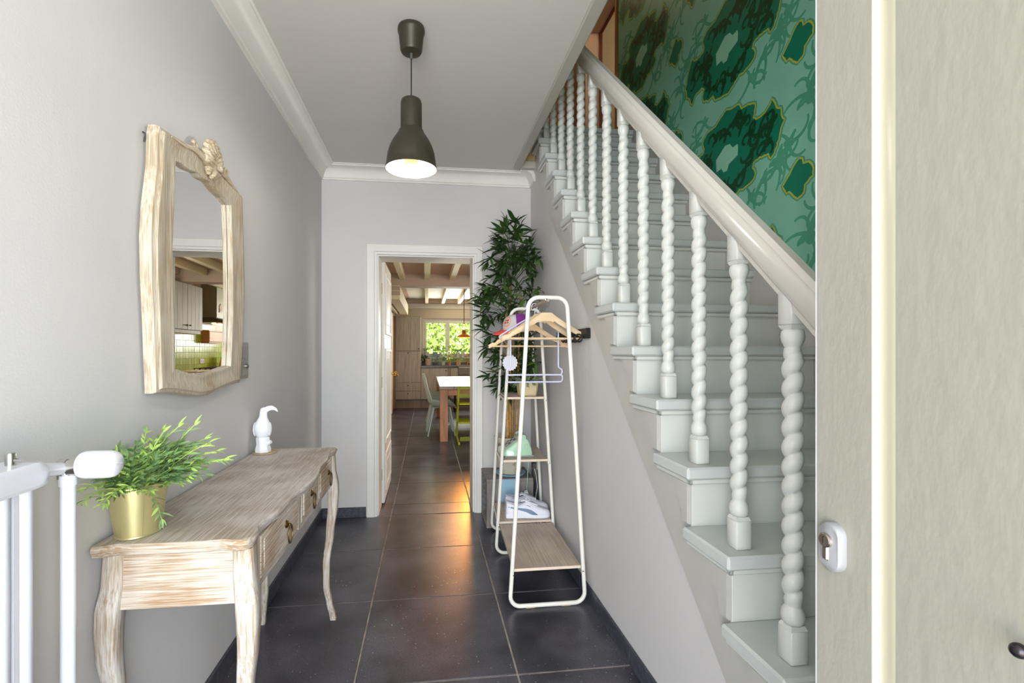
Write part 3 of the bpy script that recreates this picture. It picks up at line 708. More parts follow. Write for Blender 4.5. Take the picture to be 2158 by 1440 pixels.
# ================================================================== CONSOLE TABLE
CZ = .815
ct = thing('console_table', 'limed oak console table with curved legs and three drawers along the left wall', 'table', (-.6, 1.79, 0))
y0c, y1c = 1.226, 2.372
def front_x(u):   # wavy front edge, u = 0..1 along the top
    v = min(u, 1 - u) * 2
    tab = [(0, -.440), (.03, -.428), (.09, -.430), (.18, -.446), (.30, -.438), (.42, -.427), (.62, -.428), (.72, -.424), (.84, -.413), (1.0, -.410)]
    return lerp_table(tab, v)[0]
def top_outline(ins=0):
    o = [(-.789, y0c - .004 + ins), (-.775, y0c - .003 + ins), (-.74, y0c + .010 + ins), (-.70, y0c + .006 + ins), (-.62, y0c + .005 + ins), (-.54, y0c + .006 + ins), (-.50, y0c + .010 + ins), (-.47, y0c + .004 + ins), (-.455, y0c + .001 + ins)]
    for i in range(61):
        u = i / 60; o.append((front_x(u) - ins, y0c + .004 + ins + (y1c - y0c - .008 - 2 * ins) * u))
    o += [(-.455, y1c - ins), (-.50, y1c - .010 - ins), (-.62, y1c - .005 - ins), (-.74, y1c - .010 - ins), (-.789, y1c - ins)]
    return o
m = MB(); m.loft([[(x, y, z) for x, y in top_outline(i)] for z, i in ((.785, .010), (.788, .006), (.797, .004), (.802, .0005), (.807, 0), (.812, .002), (.815, .005))])
tt = m.build('table_top', [m_wood_y, m_wood_x], ct, 40)
for p in tt.data.polygons: p.material_index = 1 if abs(p.normal.y) > .6 else 0
LEG = [(.786, 0, .0225), (.72, .002, .0235), (.645, .012, .0245), (.60, .014, .0235), (.55, .013, .0215), (.42, .002, .0175), (.28, -.012, .0148), (.17, -.012, .0132), (.08, .000, .0125), (.03, .010, .0128), (.0, .014, .0135)]
for lx, ly, sx, sy in ((-.458, 1.268, 1, -1), (-.458, 2.322, 1, 1), (-.756, 1.268, -1, -1), (-.756, 2.322, -1, 1)):
    m = MB(); rings = []
    for i in range(41):
        z = .786 * (1 - i / 40); off, w = lerp_table(LEG, z); ox = off * sx * (1 if sx > 0 else .8); oy = off * sy; c = w * .18
        cx, cy = lx + ox, ly + oy
        rings.append([(cx - w + c, cy - w, z), (cx + w - c, cy - w, z), (cx + w, cy - w + c, z), (cx + w, cy + w - c, z), (cx + w - c, cy + w, z), (cx - w + c, cy + w, z), (cx - w, cy + w - c, z), (cx - w, cy - w + c, z)])
    m.loft(rings); m.build('leg', m_wood_z, ct, 50)
for y in (1.252, 2.322): MB().box(-.756, -.462, y, y + .016, .648, .786, .002).build('side_panel', m_wood_x, ct)
MB().box(-.785, -.772, 1.28, 2.31, .655, .786).build('back_panel', m_wood_y, ct)
MB().box(-.470, -.448, 1.28, 2.31, .642, .660, .003).build('front_rail', m_wood_y, ct)
MB().box(-.470, -.456, 1.28, 2.31, .660, .785).build('front_board', m_wood_dr, ct)
for a, b_ in ((1.300, 1.338), (1.722, 1.756), (1.996, 2.030), (2.285, 2.305)): MB().box(-.462, -.445, a, b_, .654, .786, .002).build('stile', m_wood_z, ct)
for a, b_, yh in ((1.342, 1.718, 1.560), (1.760, 1.992, 1.888), (2.034, 2.281, 2.20)):
    m = MB(); m.box(-.462, -.444, a, b_, .664, .780, .003); m.box(-.446, -.441, a + .02, b_ - .02, .684, .768, .002)
    d = m.build('drawer', m_wood_dr, ct)
    m = MB(); m.lathe([(.0, .008), (.009, .007), (.013, .003), (.013, 0)], (-.441, yh, .735), 16, axis=0, cap=False); m.ball((-.430, yh, .733), .0045, 8, 6); m.torus((-.428, yh, .704), .026, .0026, 24, 8, axis=0, M=Matrix.Diagonal((1, .78, 1.1)))
    m.build('ring_pull', m_brass, d)

# ------------------------------------------------------------------ leaf helpers
def leaf_mesh(name, L, w, m, droop=.25, fold=.25):
    q = MB(); rows = [(0, .0), (.22, .75), (.5, 1.), (.78, .62), (1, .0)]; vs = []; fs = []
    for u, ww in rows:
        x = u * L; z = -droop * L * u * u
        if ww == 0: vs.append((x, 0, z))
        else: vs += [(x, -w * ww, z + fold * w * ww), (x, 0, z), (x, w * ww, z + fold * w * ww)]
    fs = [(0, 1, 2), (0, 2, 3), (1, 4, 5, 2), (2, 5, 6, 3), (4, 7, 8, 5), (5, 8, 9, 6), (7, 10, 8), (8, 10, 9)]
    q.add(vs, fs); return q.mesh(name, m, 60)
def dirmat(p, yaw, pitch, roll=0, s=1): return T(*p) @ Rz(yaw) @ Ry(-pitch) @ Rx(roll) @ Matrix.Scale(s, 4)
def sprig(mb, n, L, leafL, leafw, rnd, curl=.8, up=.0):
    """a thin stem along +x that arches down, with paired slim leaves; material 0 stem/leaf, 1 lighter leaf"""
    pts = [];  p = Vector((0, 0, 0)); a = up
    for i in range(n + 1):
        pts.append(p.copy()); p = p + Vector((math.cos(a), rnd.uniform(-.12, .12), math.sin(a))) * (L / n); a -= curl / n
    mb.cur = 0; mb.tube(pts, [.0011] * len(pts), 5)
    for i in range(1, n + 1):
        for s in ((-1, 1) if i < n else (-1, 0, 1)):
            l = leafL * rnd.uniform(.7, 1.15); w = leafw * rnd.uniform(.8, 1.2)
            d = (pts[i] - pts[i - 1]).normalized(); yaw = math.atan2(d.y, d.x) + s * rnd.uniform(.45, .95); pit = math.asin(max(-1, min(1, d.z))) + rnd.uniform(-.3, .5)
            Mx = dirmat(pts[i], yaw, pit, rnd.uniform(-.9, .9)); mb.cur = rnd.choice((0, 0, 1))
            vs = []
            for u, ww in ((0, 0), (.3, .9), (.62, .8), (1, 0)):
                x = u * l; z = -.2 * l * u * u
                vs += [Vector((x, 0, z))] if ww == 0 else [Vector((x, -w * ww, z + .3 * w)), Vector((x, 0, z)), Vector((x, w * ww, z + .3 * w))]
            mb.add([Mx @ v for v in vs], [(0, 1, 2), (0, 2, 3), (1, 4, 5, 2), (2, 5, 6, 3), (4, 7, 5), (5, 7, 6)])

# ------------------------------------------------------------------ gold bucket with grass-like plant
PX, PY = -.733, 1.312
t = thing('potted_plant', 'leafy green artificial bamboo grass in a gold metal bucket on the console table', 'plant', (PX, PY, CZ))
el = lambda r: r
def gp(n=44):
    prof = [(.0, CZ + .0005), (.052, CZ + .0005), (.0545, CZ + .003), (.0545, CZ + .005), (.053, CZ + .007), (.0705, CZ + .126), (.0728, CZ + .128), (.0728, CZ + .131), (.0705, CZ + .132), (.0685, CZ + .129), (.062, CZ + .105), (.0, CZ + .105)]
    return prof
MB().lathe(gp(), (PX, PY, 0), 48, sx=.90, sy=1.06).build('pot', m_gold, t, 40)
m = MB(); m.box(PX + .0005, PX + .0016, -.0011, .0011, 0, .112); 
sm = MB(); sm.tube([(PX + .053 * .62, PY - .053 * .82, CZ + .007), (PX + .0705 * .62, PY - .0705 * .82, CZ + .126)], .0010, 6); sm.build('seam', m_gold, t)
rs = random.Random(5); variants = []
for v in range(7):
    q = MB(); sprig(q, 7, .110, .029, .0034, rs, .75, .1); variants.append(q.mesh('sprig', [m_leafB, m_leafA], 60))
for v in range(3):
    q = MB(); sprig(q, 9, .165, .028, .0034, rs, .7, .1); variants.append(q.mesh('sprig', [m_leafA, m_leafB], 60))
for i in range(150):
    a = rs.uniform(0, 2 * PI); rr = .05 * math.sqrt(rs.random()); pit = rs.uniform(.5, 1.5)
    if math.cos(a) < -.2: a = PI - a if i % 4 else a; pit = max(pit, 1.3)      # the wall is on that side
    vi = rs.randrange(10 if i % 5 == 0 else 7)
    part('sprig', variants[vi], t, dirmat((PX + rr * math.cos(a), PY + rr * math.sin(a), CZ + .105), a, pit, rs.uniform(-.3, .3), rs.uniform(.8, 1.2)))
for a, pit, vi in ((.9, .85, 8), (1.1, .72, 7), (.55, .45, 9), (-1.35, .35, 8), (-1.6, .3, 7), (.75, .6, 9), (1.35, .55, 8), (-.7, -.45, 2), (-1.5, .2, 3), (-1.7, .45, 8), (.2, .5, 5), (.4, .62, 6)):
    part('sprig', variants[vi], t, dirmat((PX + .04 * math.cos(a), PY + .04 * math.sin(a), CZ + .122), a, pit, 0, .95))

# ------------------------------------------------------------------ toucan on a coaster
TX, TY = -.738, 2.268
cst = MB().lathe([(0, CZ + .0005), (.050, CZ + .0005), (.052, CZ + .002), (.052, CZ + .0045), (.0505, CZ + .006), (0, CZ + .006)], (TX + .004, TY, 0), 36).build('coaster', m_cork, None, 35, (TX, TY, CZ))
tag(cst, 'thin round tan coaster under the white toucan figurine', 'coaster')
tz0 = CZ + .0062
t = thing('toucan_figurine', 'white ceramic toucan figurine perched on a stump at the far end of the console', 'figurine', (TX, TY, tz0))
m = MB(); rings = []
for i in range(9):
    u = i / 8; z = tz0 + .068 * u; r = .032 - .006 * u + .002 * math.sin(9 * u)
    rings.append([(TX - .004 + (r + .0022 * math.sin(7 * a_ + u * 2)) * math.cos(a_), TY + (r + .0022 * math.sin(7 * a_ + u * 2)) * math.sin(a_), z) for a_ in [2 * PI * k / 28 for k in range(28)]])
m.loft(rings); m.tube([(TX + .015, TY - .012, tz0 + .036), (TX + .036, TY - .016, tz0 + .048)], [.010, .008], 10); m.build('stump', m_ceramic, t, 50)
m = MB(); m.tube([(TX - .006, TY, tz0 + .060), (TX - .006, TY, tz0 + .074), (TX - .006, TY, tz0 + .090), (TX - .006, TY, tz0 + .110), (TX - .006, TY, tz0 + .126), (TX - .004, TY, tz0 + .142), (TX - .003, TY, tz0 + .158), (TX - .002, TY, tz0 + .175), (TX, TY, tz0 + .188), (TX, TY, tz0 + .198), (TX, TY, tz0 + .203)], [.016, .028, .035, .037, .033, .026, .0185, .017, .0175, .013, .002], 20); m.build('body', m_ceramic, t, 60)
m = MB(); m.tube([(TX + .004, TY, tz0 + .188), (TX + .020, TY, tz0 + .197), (TX + .036, TY, tz0 + .199), (TX + .050, TY, tz0 + .193), (TX + .060, TY, tz0 + .182)], [.0135, .0125, .0105, .007, .0022], 14, flat=.7); m.build('beak', m_ceramic, t, 60)
for s in (-1, 1): MB().ball((TX - .008 + .030 * s, TY + .004, tz0 + .102), .026, 14, 10, sc=(.42, .8, 1.25)).build('wing', m_ceramic, t, 60)
for s in (-1, 1): MB().ball((TX + .006, TY + .015 * s, tz0 + .188), .0032, 8, 6).build('eye', mat('grey_glaze', rgb(200, 200, 206), .3), t, 60)
MB().box(TX - .03, TX + .002, TY + .022, TY + .034, tz0 + .03, tz0 + .09, .005).build('tail', m_ceramic, t)

# ================================================================== MIRROR
t = thing('mirror', 'limed oak wall mirror with carved shell crest above the console table', 'mirror', (XL, 1.76, 1.13))
OUT = [(1.465, 1.930), (1.455, 1.898), (1.452, 1.810), (1.429, 1.687), (1.421, 1.599), (1.424, 1.486), (1.434, 1.373), (1.441, 1.258), (1.448, 1.159), (1.526, 1.155), (1.625, 1.140), (1.708, 1.127), (1.785, 1.125), (1.887, 1.139), (1.982, 1.148), (2.066, 1.150), (2.088, 1.290), (2.112, 1.480), (2.115, 1.593), (2.099, 1.762), (2.088, 1.925), (2.023, 1.933), (1.953, 1.940), (1.887, 1.942), (1.843, 1.952), (1.809, 1.975), (1.769, 1.982), (1.723, 1.975), (1.686, 1.955), (1.652, 1.946), (1.600, 1.945), (1.526, 1.934)]
INN_ = [(1.547, 1.856), (1.546, 1.820), (1.543, 1.760), (1.535, 1.670), (1.530, 1.580), (1.531, 1.485), (1.537, 1.380), (1.541, 1.300), (1.541, 1.228), (1.575, 1.221), (1.631, 1.209), (1.700, 1.200), (1.765, 1.202), (1.840, 1.210), (1.913, 1.219), (1.951, 1.222), (1.962, 1.320), (1.970, 1.440), (1.970, 1.560), (1.962, 1.740), (1.951, 1.847), (1.925, 1.852), (1.895, 1.859), (1.842, 1.862), (1.810, 1.868), (1.776, 1.875), (1.745, 1.870), (1.715, 1.867), (1.686, 1.874), (1.660, 1.868), (1.620, 1.861), (1.580, 1.862)]
def dens(p, n=3):
    o = []
    for i in range(len(p)):
        a, b = p[i], p[(i + 1) % len(p)]; z, c = p[i - 1], p[(i + 2) % len(p)]
        corner = abs(math.atan2(b[1] - a[1], b[0] - a[0])) 
        for k in range(n): u = k / n; o.append((a[0] + (b[0] - a[0]) * u, a[1] + (b[1] - a[1]) * u))
    return o
OUT, INN_ = dens(OUT), dens(INN_)
prof_m = [(0, -.793), (0, -.772), (.05, -.764), (.14, -.7625), (.20, -.7555), (.30, -.7545), (.62, -.7600), (.80, -.7605), (.90, -.7575), (.97, -.7585), (1, -.763), (1, -.776)]
m = MB(); m.loft([[(x, o[0] + (i[0] - o[0]) * u, o[1] + (i[1] - o[1]) * u) for o, i in zip(OUT, INN_)] for u, x in prof_m], cap=False)
m.build('frame', m_mir_z, t, 40)
MB().add([(-.7745 - .0115 * (y - 1.754), y, z) for y, z in [(1.754 + (a - 1.754) * 1.03, 1.53 + (b - 1.53) * 1.02) for a, b in INN_]], [list(range(len(INN_)))]).build('mirror_glass', m_mirror, t, 0)
MB().box(-.794, -.778, 1.50, 2.03, 1.19, 1.90).build('back_board', m_boxwood, t)
cr = MB()
CY_, CZ_ = 1.768, 1.925
for i in range(9):     # shell lobes
    a = R(10 + 20 * i); L = .092 - .004 * abs(i - 4)
    cr.tube([(-.757, CY_ + .012 * math.cos(a), CZ_ + .012 * math.sin(a)), (-.738, CY_ + L * .55 * math.cos(a) * .85, CZ_ + L * .55 * math.sin(a)), (-.746, CY_ + L * .92 * math.cos(a) * .85, CZ_ + L * .92 * math.sin(a)), (-.756, CY_ + L * math.cos(a) * .85, CZ_ + L * math.sin(a))], [.007, .0125, .0135, .008], 8)
cr.ball((-.752, CY_, CZ_ - .004), .030, 14, 9, sc=(.55, 1, 1))
for s_ in (-1, 1):     # leaf scrolls hugging the frame, volutes on its upper edge
    cr.tube([(-.753, CY_ + s_ * .014, CZ_ - .010), (-.746, CY_ + s_ * .034, CZ_ - .018), (-.752, CY_ + s_ * .022, CZ_ - .030)], [.014, .015, .007], 8)
    cr.tube([(-.754, CY_ + s_ * .03, CZ_ + .002), (-.750, CY_ + s_ * .075, CZ_ + .010), (-.752, CY_ + s_ * .12, CZ_ + .012), (-.755, CY_ + s_ * .19, CZ_ - .002), (-.757, CY_ + s_ * .25, CZ_ - .006)], [.010, .011, .009, .007, .003], 8)
    cr.tube([(-.752, CY_ + s_ * (.118 + .016 * (1 - k / 14) * math.cos(k * .62)), CZ_ + .024 + .016 * (1 - k / 14) * math.sin(k * .62)) for k in range(12)], [.0075 - .0003 * k for k in range(12)], 8)
cr.tube([(-.752, CY_, CZ_ - .01), (-.742, CY_, CZ_ - .022), (-.754, CY_, CZ_ - .040)], [.014, .014, .007], 8)
cr.build('carved_crest', m_mir_y, t, 50)
m = MB(); m.tube([(XL + .002, 1.448, 1.900), (XL + .012, 1.442, 1.893), (XL + .006, 1.446, 1.872)], .002, 6); m.build('wall_hook', m_black, t)

# ------------------------------------------------------------------ double light switch with key switch
t = thing('light_switch', 'grey metal double wall switch with key lock beside the mirror', 'switch', (XL, 2.19, 1.24))
MB().box(XL, XL + .010, 2.142, 2.226, 1.160, 1.319, .003).build('cover_plate', m_silver, t)
MB().box(XL + .009, XL + .014, 2.152, 2.216, 1.246, 1.302, .002).build('rocker', m_silver, t)
m = MB(); m.box(XL + .009, XL + .0125, 2.152, 2.216, 1.172, 1.234, .002); m.build('key_switch', m_silver, t)
m = MB(); m.lathe([(.010, 0), (.010, .006), (.008, .008), (0, .008)], (XL + .012, 2.196, 1.214), 18, axis=0); k_ = m.build('key_cylinder', m_steel, t)
MB().box(XL + .0198, XL + .0206, 2.1952, 2.1968, 1.209, 1.219).build('keyway', m_black, k_)

# ================================================================== CLOTHES RACK
t = thing('clothes_rack', 'white tubular clothes rack with wooden shelves under the staircase', 'clothes rack', (.61, 2.85, 0))
def a_frame(y, xc, hb, ht, zt, rb=.05, rt=.055, lean=0.):
    def arcp(cx, cz, r, a0, a1): return [(cx + r * math.cos(R(a)), cz + r * math.sin(R(a))) for a in [a0 + (a1 - a0) * i / 6 for i in range(7)]]
    z0 = .0105; sl = (hb - ht) / (zt - z0); tilt = math.degrees(math.atan(sl))
    p = arcp(xc - hb + rb, z0 + rb, rb, 180 - tilt, 270) + arcp(xc + hb - rb, z0 + rb, rb, 270, 360 + tilt)
    p += arcp(xc + ht - rt, zt - rt, rt, tilt, 90) + arcp(xc - ht + rt, zt - rt, rt, 90, 180 - tilt)
    m = MB(); m.tube([(x, y, z) for x, z in p], .0105, 12, closed=True); return m
F = [(2.322, .601, .190, .101, 1.548), (2.950, .619, .186, .096, 1.546), (3.345, .640, .182, .110, 1.425)]
for f in F: a_frame(*f).build('tube_frame', m_rack, t, 60)
def xs(f, z): u = z / f[4]; hw = f[2] + (f[3] - f[2]) * u; return f[1] - hw, f[1] + hw
def shelf(name, fa, fb, z, fr=.012):
    a0, a1 = xs(fa, z); b0, b1 = xs(fb, z); ya, yb = fa[0] + fr, fb[0] - .012
    m = MB(); m.loft([[(a0 + .006, ya, q), (a1 - .006, ya, q), (b1 - .006, yb, q), (b0 + .006, yb, q)] for q in (z - .014, z)])
    s = m.build(name, m_shelf, t)
    MB().box(a0 + .006, a1 - .006, ya - .0015, ya + .001, z - .014, z - .0004).build('edge_band', m_shelfedge, s)
    for q, f in ((a0, fa), (a1, fa)):
        MB().lathe([(.0045, 0), (.0045, -.0135), (.002, -.0145)], (q + (.001 if q == a0 else -.001), f[0], z - .020), 10, axis=1).build('screw', m_chrome, t)
    return s
shelf('long_shelf', F[0], F[1], .192); shelf('low_shelf', F[1], F[2], .202); shelf('middle_shelf', F[1], F[2], .590); shelf('top_shelf', F[1], F[2], .988)
for z in (.588, .986, .200):
    for q in (0, 1):
        a = xs(F[1], z - .012)[q]; b_ = xs(F[2], z - .012)[q]; s = 1 if q == 0 else -1
        MB().tube([(a + s * .004, F[1][0], z - .022), (b_ + s * .004, F[2][0], z - .022)], .006, 8).build('side_bar', m_rack, t)
ROD = ((F[0][1], F[0][0], 1.536), (F[1][1], F[1][0], 1.534))
MB().tube(ROD, .0085, 12).build('hanging_rod', m_rod, t)
m = MB(); m.lathe([(.005, 0), (.005, -.012), (.002, -.013)], (F[0][1] - .012, F[0][0], 1.5365), 12, axis=1); m.build('screw', m_chrome, t)
for f in F:
    for s in (-1, 1): MB().box(f[1] + s * .09 - .022, f[1] + s * .09 + .022, f[0] - .008, f[0] + .008, .0005, .006).build('foot_pad', m_cork, t)
def rodz(y): return ROD[0][2] + (ROD[1][2] - ROD[0][2]) * (y - ROD[0][1]) / (ROD[1][1] - ROD[0][1])
def rodx(y): return ROD[0][0] + (ROD[1][0] - ROD[0][0]) * (y - ROD[0][1]) / (ROD[1][1] - ROD[0][1])

# wooden hangers: origin at the hook's top inside
def wooden_hanger(label, y, mwood, yaw, dx=0, s=1., dz=0.):
    ox, oz = rodx(y) + dx, rodz(y) + .0085
    t = thing('wooden_hanger', label, 'hanger', (ox, y, oz), 'wooden clothes hangers on the rod')
    hw = .232 * s
    def top(x):   # upper edge of the shoulder board
        u = abs(x) / hw
        z = -.062 - .002 * u if u < .12 else -.062 - .128 * ((u - .12) / .88) ** .86
        return z
    up = []; dn = []
    for i in range(57):
        u = -1 + 2 * i / 56; x = u * hw; z = top(x)
        if .80 < abs(u) < .87: z -= .007
        th = .036 - .012 * abs(u)
        if abs(u) < .15: th = .047
        up.append((x, z)); dn.append((x, z - th if abs(u) < .97 else z - .018))
    # arch underside under the hook
    dn = [(x, min(z, top(x) - .020)) for x, z in dn]
    m = MB(); rings = []
    for (x, z), (x2, z2) in zip(up, dn): rings.append([(x, -.0055, z2 + .003), (x, -.0035, z2), (x, .0035, z2), (x, .0055, z2 + .003), (x, .0055, z - .003), (x, .0035, z), (x, -.0035, z), (x, -.0055, z - .003)])
    m.loft(rings)
    def place(mb):
        c_, s_ = math.cos(yaw), math.sin(yaw); mb.v = [(ox + p[0] * c_ - p[1] * s_, y + p[0] * s_ + p[1] * c_, oz + p[2] - (dz if p[2] < -.05 else 0)) for p in mb.v]; return mb
    place(m).build('shoulder_board', mwood, t, 40)
    m = MB(); m.tube([(-hw * .93, 0, -.198), (hw * .93, 0, -.198)], .0052, 10); place(m).build('trouser_bar', mwood, t)
    m = MB(); m.tube([(-.0165, 0, -.012), (-.014, 0, -.003), (-.006, 0, .002), (.004, 0, .002), (.0125, 0, -.004), (.0155, 0, -.014), (.012, 0, -.026), (.004, 0, -.034), (.0, 0, -.044), (0, 0, -.066)], .0017, 6); place(m).build('wire_hook', m_chrome, t)
    return t
wooden_hanger('pale wooden clothes hanger hanging nearest on the white rack, in front of the others', 2.44, m_hanger, .02, .020, 1.03)
wooden_hanger('pale wooden clothes hanger hanging second on the rack, turned a little', 2.53, m_hanger, .26, .0)
wooden_hanger('reddish wooden clothes hanger hanging lowest and furthest back on the rack rod', 2.68, m_hanger2, -.10, -.030, 1., .038)
# lavender plastic hanger with two trouser bars
ly_ = 2.60; ox, oz = rodx(ly_) - .012, rodz(ly_) + .0085
t = thing('plastic_hanger', 'lavender plastic hanger with two looped trouser bars behind the wooden hangers', 'hanger', (ox, ly_, oz))
def P3(l): return [(ox + x, ly_, oz + z) for x, z in l]
m = MB(); m.tube(P3([(-.0155, -.014), (-.014, -.003), (-.006, .0015), (.004, .0015), (.0125, -.004), (.0155, -.014), (.012, -.026), (.002, -.036), (0, -.055), (0, -.075)]), .0028, 8); m.build('hook', m_lav, t)
m = MB(); m.tube(P3([(-.200, -.185), (-.19, -.176), (-.10, -.118), (-.03, -.078), (0, -.073), (.03, -.078), (.10, -.118), (.19, -.176), (.200, -.185), (.196, -.195), (.184, -.198), (-.184, -.198), (-.196, -.195)]), .0048, 8, closed=True); m.build('shoulder_frame', m_lav, t, 60)
for s in (-1, 1):
    m = MB(); m.tube(P3([(s * .136, -.150), (s * .136, -.352), (s * .142, -.360), (s * .155, -.366), (s * .159, -.380), (s * .153, -.394), (s * .140, -.398)]), .0045, 8); m.build('drop_strap', m_lav, t, 60)
m = MB(); m.tube(P3([(-.150, -.397), (.150, -.397), (.158, -.403), (.160, -.415), (.158, -.430), (.150, -.437), (-.150, -.437), (-.158, -.430), (-.160, -.415), (-.158, -.403)]), .0047, 8, closed=True); m.build('trouser_bar', m_lav, t, 60)

# ------------------------------------------------------------------ cap hanging on the corner of the second frame
CX, CYc, CZc = .540, 2.870, 1.418
t = thing('cap', 'purple and grey cap with coral red peak and round fruit badge hanging on the rack', 'cap', (CX, CYc, CZc))
fw_ = Vector((-.93, -.32, -.16)).normalized(); up_ = Vector((-.10, -.10, 1)); up_ = (up_ - fw_ * up_.dot(fw_)).normalized(); sd_ = up_.cross(fw_)
Mc = Matrix((fw_, sd_, up_)).transposed().to_4x4(); Mc.translation = Vector((CX + .012, CYc, CZc))
def dome(a0, a1, rr=1., t0=0., t1=90., n=12, k=8):
    vs = []; fs = []
    for i in range(k + 1):
        th = R(t0 + (t1 - t0) * i / k)
        for j in range(n + 1):
            a = R(a0 + (a1 - a0) * j / n); r = .088 * rr; zz = .088 * rr * math.sin(th) ** .9 if th > 0 else 0
            vs.append(Mc @ Vector((r * 1.08 * math.cos(th) ** .62 * math.cos(a) if th < R(89.9) else 0, r * .92 * math.cos(th) ** .62 * math.sin(a) if th < R(89.9) else 0, zz)))
    for i in range(k):
        for j in range(n): q = i * (n + 1) + j; fs.append((q, q + 1, q + n + 2, q + n + 1))
    return vs, fs
def shell(a0, a1, r0, r1):
    m = MB(); m.add(*dome(a0, a1, r0)); m.add(*dome(a0, a1, r1)); return m
shell(-62, 62, 1.0, .97).build('front_panel', m_capgrey, t, 60)
shell(62, 298, 1.0, .97).build('crown', m_cappurple, t, 60)
m = MB(); vs = []; fs = []
for i in range(6):
    u = i / 5
    for j in range(15):
        a = R(-60 + 120 * j / 14); r0 = .088; x = r0 * 1.06 * math.cos(a) + u * .075 * math.cos(a) ** .5 * 1.0 if math.cos(a) > 0 else 0; y = r0 * .92 * math.sin(a) * (1 + .10 * u); z = -.016 * u * u - .020 * (1 - math.cos(a)) * u + .004
        vs.append(Mc @ Vector((x, y, z)))
n0 = len(vs); vs2 = [v - up_ * .0035 for v in vs]
for i in range(5):
    for j in range(14): q = i * 15 + j; fs.append((q, q + 1, q + 16, q + 15))
m.add(vs + vs2, fs + [tuple(n0 + q for q in f)[::-1] for f in fs] + [(5 * 15 + j, 5 * 15 + j + 1, n0 + 5 * 15 + j + 1, n0 + 5 * 15 + j) for j in range(14)]); m.build('peak', m_capred, t, 60)
MB().ball(Mc @ Vector((0, 0, .089)), .006, 8, 6).build('button', m_cappurple, t, 60)
def on_dome(a, th, r=1.012):
    a, th = R(a), R(th); return Mc @ Vector((.088 * r * 1.08 * math.cos(th) ** .62 * math.cos(a), .088 * r * .92 * math.cos(th) ** .62 * math.sin(a), .088 * r * math.sin(th) ** .9))
bd = MB()
def patch(mi, ca, ct, ra, rt, hole=0., n=20, off=1.012):
    bd.cur = mi; ring = [on_dome(ca + ra * math.cos(2 * PI * k / n), ct + rt * math.sin(2 * PI * k / n), off) for k in range(n)]
    if hole:
        r2 = [on_dome(ca + ra * hole * math.cos(2 * PI * k / n), ct + rt * hole * math.sin(2 * PI * k / n), off) for k in range(n)]
        bd.add(ring + r2, [(k, (k + 1) % n, n + (k + 1) % n, n + k) for k in range(n)])
    else: bd.add(ring + [on_dome(ca, ct, off + .004)], [(k, (k + 1) % n, n) for k in range(n)])
BA = 16
patch(0, BA, 36, 23, 23, .88); patch(1, BA, 36, 19, 19, .93, off=1.013)
for k in range(10): patch(1, BA + 21 * math.cos(k * .628), 36 + 21 * math.sin(k * .628), 1.6, 1.6, off=1.016)
patch(2, BA + 6, 41, 6.5, 6.5, off=1.018); patch(2, BA - 6, 30, 6.5, 6.5, off=1.018); patch(3, BA - 6, 41, 5, 3.5, off=1.018); patch(3, BA + 8, 30, 4.5, 3.5, off=1.018)
bd.build('badge', [m_orange, m_orange, m_red, m_green], t, 60)

# ------------------------------------------------------------------ scalloped disc
DX, DY, DZ = .515, 2.925, 1.206
t = thing('paper_disc', 'round white scalloped paper disc hanging below the cap on the rack', 'ornament', (DX, DY, DZ))
m = MB(); n = 96; rings = []
for y_ in (-.0025, .0025): rings.append([(DX + (.046 + .0028 * math.cos(16 * a)) * math.cos(a), DY + y_, DZ + (.049 + .0028 * math.cos(16 * a)) * math.sin(a)) for a in [2 * PI * k / n for k in range(n)]])
m.loft(rings); m.build('disc', m_disc, t, 40)
MB().tube([(DX, DY, DZ + .048), (DX + .002, DY + .006, DZ + .20)], .0009, 5).build('string', m_lace, t)

# ------------------------------------------------------------------ small plant on the top shelf
QX, QY = .655, 3.075; QZ = .9885
t = thing('potted_plant', 'small sage green plant in a beige tapered pot on the rack top shelf', 'plant', (QX, QY, QZ))
m = MB(); rr = lambda h, z: [(QX + h * a, QY + h * b, z) for a, b in ((-.8, -1), (.8, -1), (1, -.8), (1, .8), (.8, 1), (-.8, 1), (-1, .8), (-1, -.8))]
m.loft([rr(.054, QZ), rr(.0645, QZ + .086), (rr(.0645, QZ + .089)), rr(.060, QZ + .089), rr(.057, QZ + .070)]); m.build('pot', m_beige, t, 30)
vs_ = []
for v in range(5):
    q = MB(); sprig(q, 6, .085, .018, .0038, rs, 1.1, .1); vs_.append(q.mesh('sprig', [m_leafS, m_leafS], 60))
for i in range(46):
    a = rs.uniform(0, 2 * PI); r_ = .04 * math.sqrt(rs.random()); part('sprig', vs_[rs.randrange(5)], t, dirmat((QX + r_ * math.cos(a), QY + r_ * math.sin(a), QZ + .074), a, rs.uniform(.2, 1.3), 0, rs.uniform(.7, 1.05)))

# ------------------------------------------------------------------ mint telephone on the middle shelf
HX, HY, HZ = .580, 3.110, .5905
t = thing('telephone', 'mint green retro push button telephone on the middle shelf of the rack', 'telephone', (HX, HY, HZ))
phone = t
MB().box(HX - .080, HX + .112, HY - .085, HY + .085, HZ, HZ + .010, .004).build('base_plate', m_grey, t)
side = [(-.104, .012), (-.100, .038), (-.090, .046), (-.072, .054), (.010, .112), (.024, .120), (.060, .122), (.072, .116), (.094, .062), (.102, .028), (.100, .012)]
m = MB(); m.loft([[(HX + x * f, HY + y, HZ + .010 + (z - .010) * g) for x, z in side] for y, f, g in ((-.090, .90, .88), (-.084, .97, .96), (-.070, 1, 1), (.070, 1, 1), (.084, .97, .96), (.090, .90, .88))]); m.build('body', m_mint, t, 45)
sl = math.atan2(.058, .082); Mk = T(HX - .031, HY, HZ + .0845) @ Ry(-sl)
m = MB(); m.box(-.046, .044, -.060, .060, -.004, .0022, .002, Mk); pl_ = m.build('key_plate', m_grey, t)
